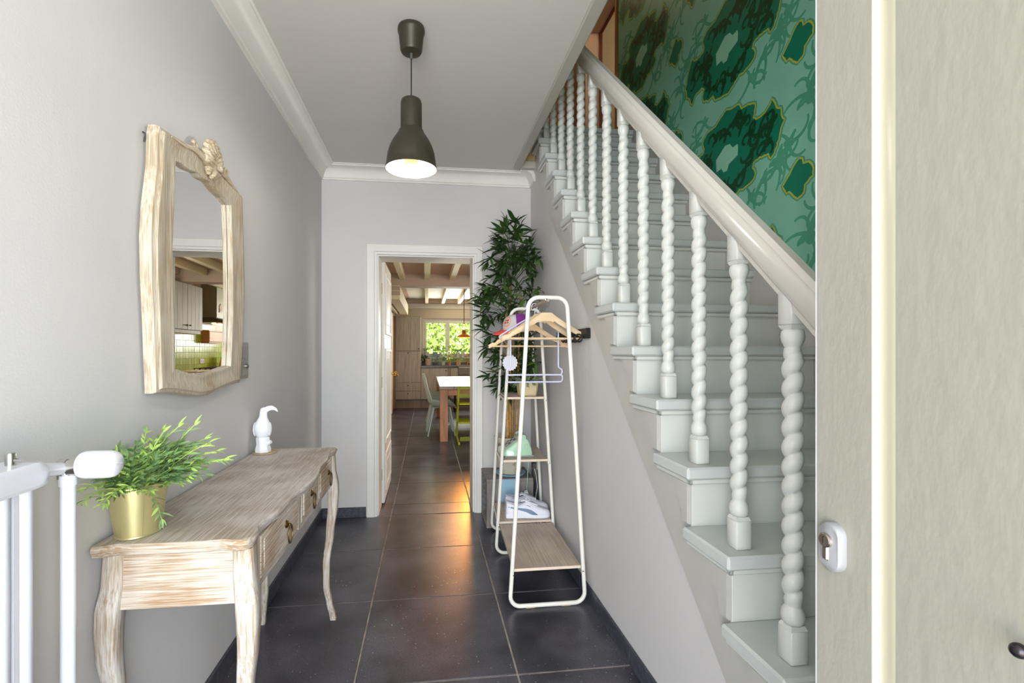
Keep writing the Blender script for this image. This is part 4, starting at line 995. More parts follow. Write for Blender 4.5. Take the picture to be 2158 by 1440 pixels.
for i in range(4):
    for j in range(3): MB().box(-.036 + .020 * i, -.022 + .020 * i, -.040 + .028 * j, -.020 + .028 * j, .002, .0085, .002, Mk).build('key', m_dgrey if (i + j) % 2 else m_chrome, pl_)
m = MB(); m.tube([(HX + .040, HY - .088, HZ + .128), (HX + .040, HY - .04, HZ + .142), (HX + .040, HY + .04, HZ + .142), (HX + .040, HY + .088, HZ + .128)], [.019, .014, .014, .019], 12); m.build('handset', m_mint, t, 60)
m = MB(); m.torus((HX + .060, HY - .0885, HZ + .070), .017, .0025, 24, 6, axis=1); m.lathe([(.010, 0), (.008, -.004), (0, -.004)], (HX + .060, HY - .088, HZ + .070), 18, axis=1); m.build('speaker_ring', m_mint, t, 60)

# ------------------------------------------------------------------ sneakers on the low shelf
def sneaker(label, x, y, z, yaw):
    t = thing('sneaker', label, 'shoe', (x, y, z), None)
    Mx = T(x, y, z) @ Rz(yaw)
    # cross-sections heel -> toe : (x, half width, sole top, upper top, top half width)
    SEC = [(-.143, .024, .024, .070, .020), (-.140, .031, .026, .098, .024), (-.120, .036, .027, .098, .029), (-.095, .037, .027, .086, .030), (-.065, .037, .026, .078, .029), (-.040, .037, .024, .084, .026), (-.015, .039, .023, .098, .022), (.010, .043, .022, .098, .022), (.040, .048, .021, .084, .024), (.072, .050, .020, .066, .030), (.100, .048, .020, .056, .034), (.122, .041, .020, .050, .029), (.138, .028, .021, .042, .018), (.146, .010, .023, .033, .006)]
    def ringp(s, lo):
        X, w, zs, zu, tw = s
        if lo: return [Mx @ Vector((X * 1.015, w * 1.06 * math.cos(R(a)) , 0)) for a in (0, 180)] 
    m = MB(); m.loft([[Mx @ Vector((X * 1.02, -w * 1.07, .001)), Mx @ Vector((X * 1.02, w * 1.07, .001)), Mx @ Vector((X * 1.02, w * 1.08, zs * .75)), Mx @ Vector((X * 1.015, w * 1.03, zs)), Mx @ Vector((X * 1.015, -w * 1.03, zs)), Mx @ Vector((X * 1.02, -w * 1.08, zs * .75))] for X, w, zs, zu, tw in SEC]); m.build('sole', m_shoe, t, 40)
    rings = []
    for X, w, zs, zu, tw in SEC:
        h = zu - zs; rings.append([Mx @ Vector((X, sx * ww, zs - .002 + h * q)) for sx, ww, q in ((-1, w, 0), (-1, w * 1.0, .35), (-1, (w + tw) / 2 * 1.03, .72), (-1, tw, .93), (-1, tw * .6, 1.0), (1, tw * .6, 1.0), (1, tw, .93), (1, (w + tw) / 2 * 1.03, .72), (1, w * 1.0, .35), (1, w, 0))])
    m = MB(); m.loft(rings); m.build('upper', m_shoe, t, 60)
    # collar opening
    m = MB(); m.loft([[Mx @ Vector((-.088 + .052 * math.cos(a) * f, .0235 * math.sin(a) * f, .090 - .012 * math.cos(a) - .001 * (1 if f > .9 else 0) + (.004 if f == 1 else 0) + (.006 * math.cos(a) * 0))) for a in [2 * PI * k / 20 for k in range(20)]] for f in (1.08, 1.0, .9)], cap=True); m.build('lining', mat_lining, t, 60)
    m = MB(); m.loft([[Mx @ Vector((X, sgn * hw, Z)) for sgn in (-1, 1)] + [Mx @ Vector((X, sgn * hw, Z + .006)) for sgn in (1, -1)] for X, hw, Z in ((-.045, .016, .098), (-.030, .019, .108), (-.005, .020, .098), (.045, .019, .080), (.066, .012, .070))]); tg = m.build('tongue', m_shoe, t, 50)
    for i in range(5):
        u = i / 4; X = -.012 + .068 * u; Z = .104 - .030 * u
        m = MB(); m.tube([Mx @ Vector((X - .004, -.027, Z - .014)), Mx @ Vector((X, -.012, Z + .002)), Mx @ Vector((X + .003, .012, Z + .002)), Mx @ Vector((X + .006, .027, Z - .014))], .0028, 6); m.build('lace', m_lace, t, 60)
    m = MB()
    for s in (-1, 1): m.tube([Mx @ Vector((-.012, 0, .110)), Mx @ Vector((-.006, s * .014, .124)), Mx @ Vector((.010, s * .026, .120)), Mx @ Vector((.012, s * .020, .106)), Mx @ Vector((-.008, s * .004, .108))], .0026, 6)
    m.build('lace_bow', m_lace, t, 60)
    # curved side stripe, narrow at the heel and broad at the forefoot
    def wall(X, q, s):
        for a, b_ in zip(SEC[:-1], SEC[1:]):
            if a[0] <= X <= b_[0]:
                u = (X - a[0]) / (b_[0] - a[0]); w = a[1] + (b_[1] - a[1]) * u; zs = a[2] + (b_[2] - a[2]) * u; zu = a[3] + (b_[3] - a[3]) * u; tw = a[4] + (b_[4] - a[4]) * u
        h = zu - zs; w2 = (w + tw) / 2 * 1.03; f = q / h
        ww = w if f < .35 else w + (w2 - w) * (f - .35) / .37 if f < .72 else w2 + (tw - w2) * (f - .72) / .21
        return Mx @ Vector((X, s * (ww + .0012), zs - .002 + q))
    BL = [(-.128, .044, .052), (-.10, .037, .046), (-.07, .031, .042), (-.04, .025, .041), (-.015, .019, .040), (.005, .011, .037), (.022, .004, .031), (.040, .003, .021), (.055, .003, .010), (.060, .003, .004)]
    for s in (-1, 1):
        m = MB(); m.add([p for X, q0, q1 in BL for p in (wall(X, q0, s), wall(X, (q0 + q1) / 2, s), wall(X, q1, s))], [(3 * i + k, 3 * i + k + 1, 3 * i + k + 4, 3 * i + k + 3) for i in range(len(BL) - 1) for k in (0, 1)]); m.build('side_stripe', m_shoeb, t, 60)
    m = MB(); m.add([wall(X, q, -1) for X, q in ((-.010, .058), (.014, .050), (.014, .053), (-.010, .061))], [(0, 1, 2, 3)]); m.build('side_mark', m_dgrey, t, 0)
    return t
mat_lining = mat('shoe_lining', rgb(196, 196, 212), .8)
sneaker('white sneaker with slate blue stripe, the nearer of the pair on the low shelf', .650, 3.040, .2025, -.04)
sneaker('white sneaker with slate blue stripe, the farther of the pair, partly hidden behind the other', .668, 3.165, .2025, -.10)

# ------------------------------------------------------------------ grey wooden crate, big pot and bamboo in the corner
t = thing('wooden_crate', 'grey weathered wooden crate with pale blue board in the corner behind the rack', 'crate', (.585, 3.56, 0))
x0, x1, y0, y1, zt = .425, .770, 3.390, 3.728, .355
MB().box(x0, x1, y0, y1, zt - .022, zt, .003).build('top_board', m_crate, t)
MB().box(x0, x1, y0, y1, .001, .022, .003).build('bottom_board', m_crate, t)
MB().box(x0 + .002, x1, y0, y0 + .020, .022, zt - .022, .002).build('front_board', m_crate, t)
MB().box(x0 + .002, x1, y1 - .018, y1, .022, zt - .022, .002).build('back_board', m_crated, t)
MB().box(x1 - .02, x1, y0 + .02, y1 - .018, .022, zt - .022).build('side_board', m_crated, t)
tag(MB().box(.525, .640, y0 - .004, y0 + .002, .020, zt - .004, .001).build('blue_board', m_blue, t), 'pale blue painted board on the crate front')
BXc, BYc = .622, 3.520
t = thing('potted_bamboo', 'tall dark green artificial bamboo in a floral cream pot in the corner by the doorway', 'plant', (BXc, BYc, zt))
MB().lathe([(.0, zt + .0005), (.098, zt + .0005), (.112, zt + .012), (.114, zt + .017), (.108, zt + .017), (.09, zt + .008), (0, zt + .006)], (BXc, BYc, 0), 36).build('saucer', m_blue, t, 40)
MB().lathe([(.0, zt + .009), (.068, zt + .009), (.076, zt + .018), (.092, zt + .075), (.106, zt + .15), (.118, zt + .245), (.124, zt + .262), (.126, zt + .280), (.122, zt + .288), (.114, zt + .280), (.110, zt + .25), (0, zt + .25)], (BXc, BYc, 0), 44).build('pot', m_potc, t, 40)
MB().lathe([(0, zt + .258), (.112, zt + .256)], (BXc, BYc, 0), 24, cap=False).build('soil', m_soil, t)
canes = [((.595, 3.47), (.575, 3.44, 1.62)), ((.615, 3.50), (.620, 3.485, 1.85)), ((.660, 3.49), (.690, 3.47, 1.70)), ((.640, 3.55), (.655, 3.55, 1.6))]
for (cx, cy_), (ex, ey, ez) in canes:
    m = MB(); n = 17
    for i in range(n):
        u0, u1 = i / n, (i + 1) / n; p = lambda u: Vector((cx + (ex - cx) * u, cy_ + (ey - cy_) * u, zt + .24 + (ez - zt - .24) * u))
        r = .0115 * (1 - .45 * u0); m.tube([p(u0), p(u0 + (u1 - u0) * .04), p(u0 + (u1 - u0) * .08), p(u1 - (u1 - u0) * .06), p(u1)], [r * 1.0, r * 1.22, r, r * .97, r * 1.05], 10)
    m.build('cane', m_cane, t, 60)
rb_ = random.Random(21)
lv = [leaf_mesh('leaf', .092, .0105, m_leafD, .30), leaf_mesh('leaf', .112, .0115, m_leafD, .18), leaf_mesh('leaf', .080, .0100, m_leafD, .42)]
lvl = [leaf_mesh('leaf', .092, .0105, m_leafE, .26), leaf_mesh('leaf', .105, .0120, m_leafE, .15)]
fill = MB(); twg = MB(); nleaf = 0
def ok_pt(p): return p.x < .80 and p.y < 3.715 and p.y > 3.02
cl = []
for i in range(190):
    z = rb_.uniform(.98, 2.16) if i > 22 else rb_.uniform(1.9, 2.2)
    hw = lerp_table([(.9, .08), (1.2, .17), (1.5, .24), (1.8, .24), (2.0, .20), (2.2, .06)], z)[0]
    a = rb_.uniform(0, 2 * PI); r_ = hw * math.sqrt(rb_.uniform(.1, 1)); c = Vector((.632 + r_ * math.cos(a), 3.43 + r_ * 1.15 * math.sin(a), z)); cl.append((c, a))
cl += [(Vector(p), PI) for p in ((.44, 3.30, 1.93), (.415, 3.32, 1.74), (.40, 3.25, 1.62), (.385, 3.30, 1.60), (.395, 3.25, 1.43), (.42, 3.30, 1.30), (.44, 3.36, 1.10), (.36, 3.28, 1.66), (.55, 3.20, 1.62), (.57, 3.18, 1.66), (.60, 3.22, 2.10))]
cl += [(Vector(p), 0) for p in ((.76, 3.22, 1.95), (.77, 3.14, 1.90), (.775, 3.20, 1.70), (.77, 3.30, 1.60), (.76, 3.25, 1.20), (.75, 3.20, 1.10))]
rb_.shuffle(cl)
for ci, (c, a) in enumerate(cl):
    c.x = min(c.x, .755); c.y = min(c.y, 3.65)
    cz = c.z - .10; base = Vector((.63 + (.02 * math.cos(a)), 3.48, max(.75, cz)))
    twg.tube([base, base.lerp(c, .5) + Vector((0, 0, .025)), c], [.0022, .0016, .001], 5)
    out_a = math.atan2(c.y - 3.46, c.x - .632)
    for k in range(rb_.choice((6, 7, 8))):
        ya = out_a + rb_.uniform(-1.5, 1.5); pt = rb_.uniform(-.9, .75) if c.z < 2.0 else rb_.uniform(-.2, 1.3); s = rb_.uniform(.75, 1.25); tip = c + Vector((math.cos(ya) * math.cos(pt), math.sin(ya) * math.cos(pt), math.sin(pt))) * .105 * s
        if not ok_pt(tip): continue
        lit = (c.y < 3.32 and rb_.random() < .45) or rb_.random() < .10  # near leaves more often take the lit tone, light put into their colour
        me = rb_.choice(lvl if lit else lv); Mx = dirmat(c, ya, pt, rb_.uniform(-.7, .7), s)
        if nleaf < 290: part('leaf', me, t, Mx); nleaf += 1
        else: fill.add([Mx @ v.co for v in me.vertices], [tuple(p.vertices) for p in me.polygons])
twg.build('twigs', m_leafD, t, 60)
stuff(fill.build('inner_foliage', m_leafD, t, 60))

# ------------------------------------------------------------------ wall sockets with plugs and cords
t = thing('socket_box', 'pale double wall socket with adapters and black plugs beside the crate', 'socket', (.80, 3.50, .40))
MB().box(.806, XR, 3.44, 3.53, .40, .50, .004).build('cover_plate', mat('socket_ivory', rgb(206, 210, 190), .4), t)
for z in (.475, .425): MB().box(.778, .808, 3.452, 3.492, z - .020, z + .020, .004).build('plug', m_dgrey if z < .45 else m_whitepl, t)
MB().tube([(.785, 3.47, .42), (.776, 3.45, .36), (.790, 3.44, .30), (.783, 3.43, .20), (.79, 3.42, .09), (.80, 3.40, .012)], .0035, 6).build('black_cord', m_black, t)
MB().tube([(.785, 3.47, .43), (.800, 3.44, .37), (.806, 3.42, .28), (.79, 3.41, .20), (.806, 3.40, .10), (.80, 3.37, .012)], .003, 6).build('white_cord', m_whitepl, t)
MB().tube([(HX + .10, HY + .05, HZ + .02), (.735, 3.345, .56), (.730, 3.362, .50), (.722, 3.366, .40), (.716, 3.365, .30), (.712, 3.36, .225)], .0026, 6).build('cord', m_mint, phone, 60)

# ------------------------------------------------------------------ black coat hook rail on the right wall
t = thing('hook_rail', 'black wall rail with round coat hooks under the stairs behind the hangers', 'coat hook', (XR, 2.6, 1.37))
MB().box(XR - .016, XR, 2.335, 2.92, 1.345, 1.398, .003).build('rail', m_black, t)
MB().box(XR - .022, XR - .015, 2.335, 2.352, 1.345, 1.398, .002).build('end_block', m_black, t)
for y in (2.42, 2.48, 2.56, 2.68, 2.80):
    m = MB(); m.tube([(XR - .014, y, 1.365), (XR - .030, y, 1.345), (XR - .044, y, 1.330), (XR - .056, y, 1.332), (XR - .062, y, 1.345), (XR - .058, y, 1.356)], .0045, 8); m.torus((XR - .036, y, 1.348), .020, .0042, 20, 8, axis=1); m.build('hook', m_black, t, 60)

# ================================================================== KITCHEN beyond the doorway
def kx(px, y): return y * math.tan(math.atan((px - 1021) / 1000) + YAW)
struct('wall_kitchen_left', MB().box(KXL - .1, KXL, YK, KY + .1, 0, 2.75), m_kwhite)
m = MB(); m.box(KXL - .1, OL, YK, YK + .001, 0, 2.6); m.box(OR_, KXR, YK - .02, YK + .001, 0, 2.6); struct('wall_kitchen_near', m, m_kwarm)
wkr = struct('wall_kitchen_right', MB().box(KXR, KXR + .1, YK - .1, KY + .1, 0, 2.75), m_kwhite)
WX0, WX1, WZ0, WZ1 = -.105, 1.155, 1.133, 2.052
m = MB(); m.box(KXL, WX0, KY, KY + .3, 0, 2.75); m.box(WX1, KXR, KY, KY + .3, 0, 2.75); m.box(WX0, WX1, KY, KY + .3, 0, WZ0); m.box(WX0, WX1, KY, KY + .3, WZ1, 2.75)
wkf = struct('wall_kitchen_far', m, m_kwarm)
kcl = MB(); kcl.box(KXL - .1, KXR + .1, YK - .02, 7.5, 2.47, 2.9); kcl.box(KXL - .1, KXR + .1, 7.5, KY + .3, 2.50, 2.9)
kce = struct('ceiling_kitchen', kcl, m_deck)
j1 = MB().box(-.042, .042, YK, 7.405, 2.38, 2.475, .004).mesh('joist', m_beam); j2 = MB().box(-.036, .036, 7.64, KY - .10, 2.385, 2.505, .004).mesh('joist', m_beam)
for i in range(-1, 7): part('joist', j1, kce, T(.004 + .384 * i, 0, 0))
for i in range(0, 7): part('joist', j2, kce, T(-.008 + .376 * i, 0, 0))
MB().box(KXL, KXR, 7.40, 7.64, 2.283, 2.475, .004).build('cross_beam', m_beamg, kce)
MB().box(-.405, KXR, 7.65, KY - .14, 2.499, 2.503).build('white_ceiling_panel', m_kwhite, kce)
MB().box(KXL, KXR, KY - .14, KY, 2.40, 2.50, .003).build('far_beam', m_beamg, kce)
MB().box(KXL, KXR, KY - .03, KY, 2.28, 2.40, .003).build('far_board', m_kwhite, kce)
sf = struct('trim_6', MB().box(-.575, -.415, 7.38, 10.64, 2.072, 2.29, .004), m_beam)
for z in (2.135, 2.21): MB().box(-.58, -.41, 7.372, 7.384, z, z + .065, .002).build('end_board', m_beamg, sf)
sp = struct('trim_7', MB().box(KXL, -.57, 7.45, 10.66, 2.12, 2.2), m_kwhite)
MB().box(-.66, -.62, 7.45, 10.6, 2.075, 2.12, .003).build('soffit_batten', m_beam, sp)
# side door of the kitchen, in the left wall
d4 = struct('door_4', loc=(KXL, 10.3, 0))
MB().box(KXL, KXL + .03, 9.95, 10.62, .01, 2.03, .003).build('door_leaf', m_boxwood, d4)
MB().box(KXL, KXL + .045, 9.72, 9.94, .01, 2.06, .003).build('casing', m_trimw, d4)

# window over the sink
w1 = struct('window_1', loc=(.5, KY, WZ0))
m = MB()
m.frame((WX0, WX1, WZ0, WZ1), (WX0 + .05, WX1 - .05, WZ0 + .03, WZ1 - .05), KY + .06, KY + .12, 1, .004)
m.build('window_frame', m_trimw, w1)
for x0, x1 in ((-.055, .492), (.494, 1.105)):
    m = MB(); g = .062
    m.frame((x0, x1, WZ0 + .03, WZ1 - .05), (x0 + g - .02, x1 - g + .005, WZ0 + .085, WZ1 - .108), KY + .05, KY + .10, 1, .005)
    s_ = m.build('sash', m_trimw, w1)
    MB().box(x0 + .03, x1 - .03, KY + .073, KY + .079, WZ0 + .07, WZ1 - .09).build('pane', m_glass, s_)
m = MB(); m.box(.458, .474, KY + .04, KY + .052, 1.50, 1.56, .003); m.box(.461, .471, KY + .022, KY + .034, 1.44, 1.55, .003); m.box(.461, .471, KY + .03, KY + .045, 1.53, 1.55); m.build('window_handle', m_white, w1)
MB().box(WX0 - .0, WX1, KY - .14, KY + .06, WZ0 - .03, WZ0, .004).build('window_sill', m_kwood, w1)
# green glazed tiles on far and right kitchen walls
zt_a = MB().box(-.048, .048, -.004, .004, -.0415, .0415, .002).mesh('wall_tile', m_zel); zt_b = MB().box(-.048, .048, -.004, .004, -.0415, .0415, .002).mesh('wall_tile', m_zel2)
for i in range(24):
    part('wall_tile', random.choice((zt_a, zt_b)), wkf, T(-.08 + .1 * i, KY - .0035, 1.058))
za = MB().box(-.004, .004, -.048, .048, -.048, .048, .002).mesh('wall_tile', m_zel); zb = MB().box(-.004, .004, -.048, .048, -.048, .048, .002).mesh('wall_tile', m_zel2)
for i in range(44):
    for j in range(6):
        y, z = 6.55 + .1 * i, 1.005 + .1 * j
        if y > 10.95: continue
        part('wall_tile', random.choice((za, zb)), wkr, T(KXR - .0035 + random.uniform(-.001, .001), y, z) @ Rz(random.uniform(-.012, .012)) @ Ry(random.uniform(-.012, .012)))
for i in range(16):
    for j in range(6):
        y, z = 7.95 + .1 * i + (.05 if j % 2 else 0), 1.605 + .1 * j
        if z < 1.8 or not 8.75 < y < 9.45: part('wall_tile', random.choice((za, zb)), wkr, T(KXR - .0035, y, z))

def front(name, parent, x0, x1, y, z0, z1, m=m_kwood, dep=.02, lines=0):
    q = MB(); q.box(x0, x1, y - dep, y, z0, z1, .003)
    return q.build(name, m, parent)
def knob(parent, c, axis=1, s=-1, r=.013):
    q = MB(); q.lathe([(.006, 0), (.006, s * .012), (r, s * .018), (r, s * .026), (0, s * .030)], c, 12, axis=axis); q.build('knob', m_black, parent)
FYk = 10.69
t = thing('tall_cabinet', 'tall grey oak kitchen cabinet with two doors and two drawers left of the window', 'cabinet', (-.41, 10.99, 0))
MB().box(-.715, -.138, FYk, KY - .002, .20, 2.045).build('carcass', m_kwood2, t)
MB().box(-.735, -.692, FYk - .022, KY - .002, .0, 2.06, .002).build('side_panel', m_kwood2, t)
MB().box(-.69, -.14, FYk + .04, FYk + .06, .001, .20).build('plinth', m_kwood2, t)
for n_, z0, z1, kz, kxx in (('door', 1.285, 2.04, 1.33, -.185), ('door', .578, 1.272, 1.235, -.42), ('drawer', .392, .572, .515, -.42), ('drawer', .205, .386, .33, -.42)):
    d = front(n_, t, -.688, -.142, FYk, z0, z1); knob(d, (kxx, FYk - .02, kz))
t = thing('sink_cabinet', 'grey oak base cabinets with grey apron sink under the kitchen window', 'cabinet', (.6, 10.99, 0))
MB().box(-.136, KXR - .61, FYk, KY - .002, .20, .90).build('carcass', m_kwood2, t)
MB().box(-.136, KXR - .61, FYk + .04, FYk + .06, .001, .20).build('plinth', m_kwood2, t)
for x0, x1, z0, z1, kk in ((-.134, .462, .205, .893, (.42, .84)), (.535, .690, .205, .893, None), (.700, 1.20, .205, .725, (.95, .66)), (1.21, 1.78, .205, .893, (1.26, .84))):
    d = front('door', t, x0, x1, FYk, z0, z1)
    if kk: knob(d, (kk[0], FYk - .02, kk[1]))
front('pilaster', t, .466, .531, FYk + .004, .205, .893, m_kwood2, .03)
m = MB(); m.box(.70, 1.20, FYk - .03, FYk + .02, .735, .915, .008); m.box(.70, .72, FYk, KY - .12, .74, .952, .004); m.box(1.18, 1.20, FYk, KY - .12, .74, .952, .004); m.box(.70, 1.2, KY - .14, KY - .12, .74, .952, .004); m.build('apron_sink', m_sink, t)
m = MB(); m.box(-.137, .698, FYk - .03, KY - .001, .902, .950, .004); m.box(1.202, KXR - .001, FYk - .03, KY - .001, .902, .950, .004); m.box(.698, 1.202, KY - .118, KY - .001, .902, .950); m.box(1.625, KXR - .001, 6.30, FYk - .03, .902, .950, .004)
tag(m.build('worktop', m_counter, None, 35, (1., 10.9, .902)), 'dark stone worktop running under the window and along the right kitchen wall', 'worktop')
m = MB(); m.box(-.1, KXR - .62, KY - .022, KY - .009, .951, 1.012); m.build('worktop_upstand', m_counter, bpy.data.objects['worktop'])
# brass tap
fx = kx(985, 11.15)
t = thing('kitchen_tap', 'copper coloured tall kitchen tap standing behind the sink', 'tap', (fx, 11.215, .951))
m = MB(); m.lathe([(.022, .951), (.022, .965), (.012, .97), (.011, 1.20)], (fx, 11.215, 0), 14); m.tube([(fx, 11.215, 1.19), (fx, 11.20, 1.235), (fx, 11.15, 1.255), (fx, 11.10, 1.235), (fx, 11.09, 1.19)], .010, 10); m.build('spout', m_copper, t, 60)
m = MB(); m.tube([(fx, 11.215, 1.00), (fx + .09, 11.205, 1.005)], [.010, .012], 10); m.build('lever', m_copper, t, 60)

# plants and pots on sill and worktop
def kplant(label, px, y, z0, r0, r1, h, mp, ml, spread, ph, n, name='potted_plant', cat='plant', broad=.016, L=.09):
    x = kx(px, y); t = thing(name, label, cat, (x, y, z0))
    MB().lathe([(0, z0 + .0008), (r0, z0 + .0008), (r1, z0 + h), (r1 - .006, z0 + h), (r1 - .010, z0 + h * .8), (0, z0 + h * .8)], (x, y, 0), 20).build('pot', mp, t, 40)
    rk = random.Random(int(px)); q = MB(); sres = MB()
    for i in range(n):
        a = rk.uniform(0, 2 * PI); hh = rk.uniform(.15, 1) * ph; rr = spread * math.sqrt(rk.random()) * (.5 + .5 * hh / ph)
        p = Vector((x + rr * math.cos(a), min(y + rr * math.sin(a) * .5, KY + .015), z0 + h + hh)); l = L * rk.uniform(.6, 1.1)
        Mx = dirmat(p, a + rk.uniform(-.8, .8), rk.uniform(-.5, .8), rk.uniform(-.8, .8))
        pts_ = [Vector((u * l, 0, -.2 * l * u * u)) for u in (0, .35, .7, 1)]; ws = (0, broad, broad * .8, 0); vs = []
        for v, w in zip(pts_, ws): vs += [v] if w == 0 else [v + Vector((0, -w, .3 * w)), v, v + Vector((0, w, .3 * w))]
        q.add([Mx @ v for v in vs], [(0, 1, 2), (0, 2, 3), (1, 4, 5, 2), (2, 5, 6, 3), (4, 7, 5), (5, 7, 6)])
        if i % 3 == 0: sres.tube([(x, y, z0 + h * .8), ((x + p.x) / 2, (y + p.y) / 2, z0 + h + hh * .6), tuple(p)], .0015, 5)
    if n: q.build('foliage', ml, t, 60); sres.build('stems', ml, t, 60)
    return t
m_leafY = mat('leaf_yellow_green', rgb(176, 186, 60), .5, c2=rgb(140, 160, 50), vscale=20)
YS_ = KY - .06; SZ = WZ0 + .0005; YC = 11.0; WZ_ = .9505
kplant('pale white pot with a small wispy plant at the left end of the window sill', 899, YS_, SZ, .045, .058, .12, m_galv, m_leafB, .06, .10, 16)
kplant('blue grey pot with bushy yellow flowering plant on the window sill', 917, YS_, SZ, .05, .062, .12, mat('blue_grey_pot', rgb(126, 150, 156), .5), m_leafY, .12, .15, 46)
kplant('grey pot with trailing green plant on the sill before the window mullion', 930, YS_, SZ, .04, .05, .11, m_galv, m_leafA, .08, .12, 24)
kplant('blush pot with tall broad leaved plant on the sill right of the mullion', 952, YS_, SZ, .045, .058, .11, m_pink, m_leafA, .07, .17, 18, broad=.026)
kplant('pale grey herb pot on the sill, left of the two alike', 965, YS_, SZ, .036, .048, .12, m_galv, m_leafB, .06, .06, 40, broad=.010, L=.06)
kplant('pale grey herb pot on the sill, right of the two alike', 975.5, YS_, SZ, .034, .045, .12, m_galv, m_leafB, .055, .06, 36, broad=.010, L=.06)
kplant('dark pot with a green plant on the sill at the right window edge', 996, YS_, SZ, .04, .05, .10, m_dgrey, m_leafB, .05, .06, 18)
kplant('dark leafy plant standing in the corner of the worktop by the tall cabinet', 893.5, YC + .1, WZ_, .03, .04, .06, m_dgrey, m_leafD, .055, .16, 40, broad=.016)
kplant('blush pink empty pot on the worktop left corner', 902, YC + .1, WZ_, .060, .072, .15, m_pink, m_leafB, .05, .02, 0, 'plant_pot', 'pot')
kplant('low grey trough with lacy white green plant on the worktop', 917, YC, WZ_, .055, .07, .06, m_dgrey, m_leafS, .14, .14, 60, broad=.009, L=.07)
kplant('pale green pot with airy herb on the worktop middle', 934, YC - .1, WZ_, .042, .048, .09, m_sagepot, m_leafB, .08, .22, 44, broad=.010)
kplant('small terracotta pot with yellow green bush on the worktop', 947, YC - .1, WZ_, .026, .042, .075, m_terra, m_leafY, .10, .24, 60, broad=.012)
kplant('woven patterned pot with a short sprout on the worktop beside the sink', 966, YC, WZ_, .052, .060, .12, m_weave, m_leafB, .02, .06, 5)
# water glass jar on the sill
jx = kx(987.5, YS_); t = thing('glass_jar', 'clear glass jar on the window sill near the tap', 'jar', (jx, YS_, SZ))
MB().lathe([(0, SZ + .001), (.035, SZ + .001), (.036, SZ + .08), (.028, SZ + .10), (.026, SZ + .10), (.034, SZ + .08), (.033, SZ + .004), (0, SZ + .004)], (jx, YS_, 0), 18).build('jar', m_gals, t)

# copper pendant over the table, and an amber one nearer the doorway
def pendant(label, x, y, zr, ztop, name='copper_pendant', scale=1.):
    t = thing(name, label, 'lamp', (x, y, ztop))
    MB().lathe([(0, ztop - .05), (.02, ztop - .05), (.055, ztop - .012), (.06, ztop - .0005), (0, ztop - .0005)], (x, y, 0), 20).build('canopy', m_copper, t, 40)
    MB().tube([(x, y, ztop - .04), (x, y, zr + .245 * scale)], .0065, 8).build('cord', m_black, t)
    m = MB()
    for s in (-1, 1): m.tube([(x + s * .008, y, zr + .26 * scale), (x + s * .024, y, zr + .24 * scale), (x + s * .024, y, zr + .115 * scale)], .004, 6)
    m.lathe([(.014, .235 * scale), (.014, .26 * scale), (.006, .272 * scale)], (x, y, zr), 12); m.build('hanger_frame', m_bright_brass, t, 60)
    so_ = [(.022, .14), (.034, .135), (.040, .075), (.050, .066), (.085, .052), (.120, .028), (.140, .004), (.146, 0)]
    MB().lathe([(r * scale, z * scale) for r, z in so_], (x, y, zr), 40, cap=False).build('lamp_shade', m_copper, t, 50)
    MB().lathe([(r * scale - .003, z * scale - .002) for r, z in so_], (x, y, zr), 40, cap=False).build('shade_lining', m_lampin, t, 50)
    MB().ball((x, y, zr + .028), .030 * scale, 14, 10).build('bulb', m_bulb, t, 60)
pendant('copper dome pendant lamp with lit bulb hanging before the kitchen window', .698, 9.0, 1.535, 2.499, scale=1.08)
pendant('copper dome pendant lamp partly hidden behind the right door jamb', .985, 8.6, 1.535, 2.499, scale=1.08)
lamp('copper_lamp_light', 'POINT', (.698, 9.0, 1.51), 2.5, (1, .55, .18), radius=.11)
bd_ = (Vector((.24, 3.85, 0)) - Vector((.985, 8.6, 1.50))).to_track_quat('-Z', 'Y').to_euler()
lamp('copper_lamp_beam', 'SPOT', (.955, 8.6, 1.50), 620, (1, .36, .05), bd_, radius=.34, spot=R(20), blend=.9)
lamp('second_copper_lamp_light', 'POINT', (.985, 8.6, 1.51), 3.5, (1, .48, .12), radius=.11)

# dining table
t = thing('dining_table', 'wooden dining table with whitewashed top and thick teak legs in the kitchen', 'table', (.7, 7.99, 0))
for i in range(5): 
    a = .172 + .204 * i; MB().box(a + .001, a + .203, 6.672, 9.30, .738, .783, .003).build('top_plank', m_tablet, t)
for lx in (.179, 1.072):
    for ly in (6.69, 9.17): MB().box(lx, lx + .112, ly, ly + .112, .001, .738, .004).build('leg', m_tableleg, t)
for a in ((.29, 1.072, 6.70, 6.725), (.29, 1.072, 9.25, 9.275)): MB().box(*a, .652, .738, .002).build('apron', m_tableleg, t)
for a in ((.185, .21, 6.80, 9.17), (1.15, 1.175, 6.80, 9.17)): MB().box(*a, .652, .738, .002).build('apron', m_tableleg, t)

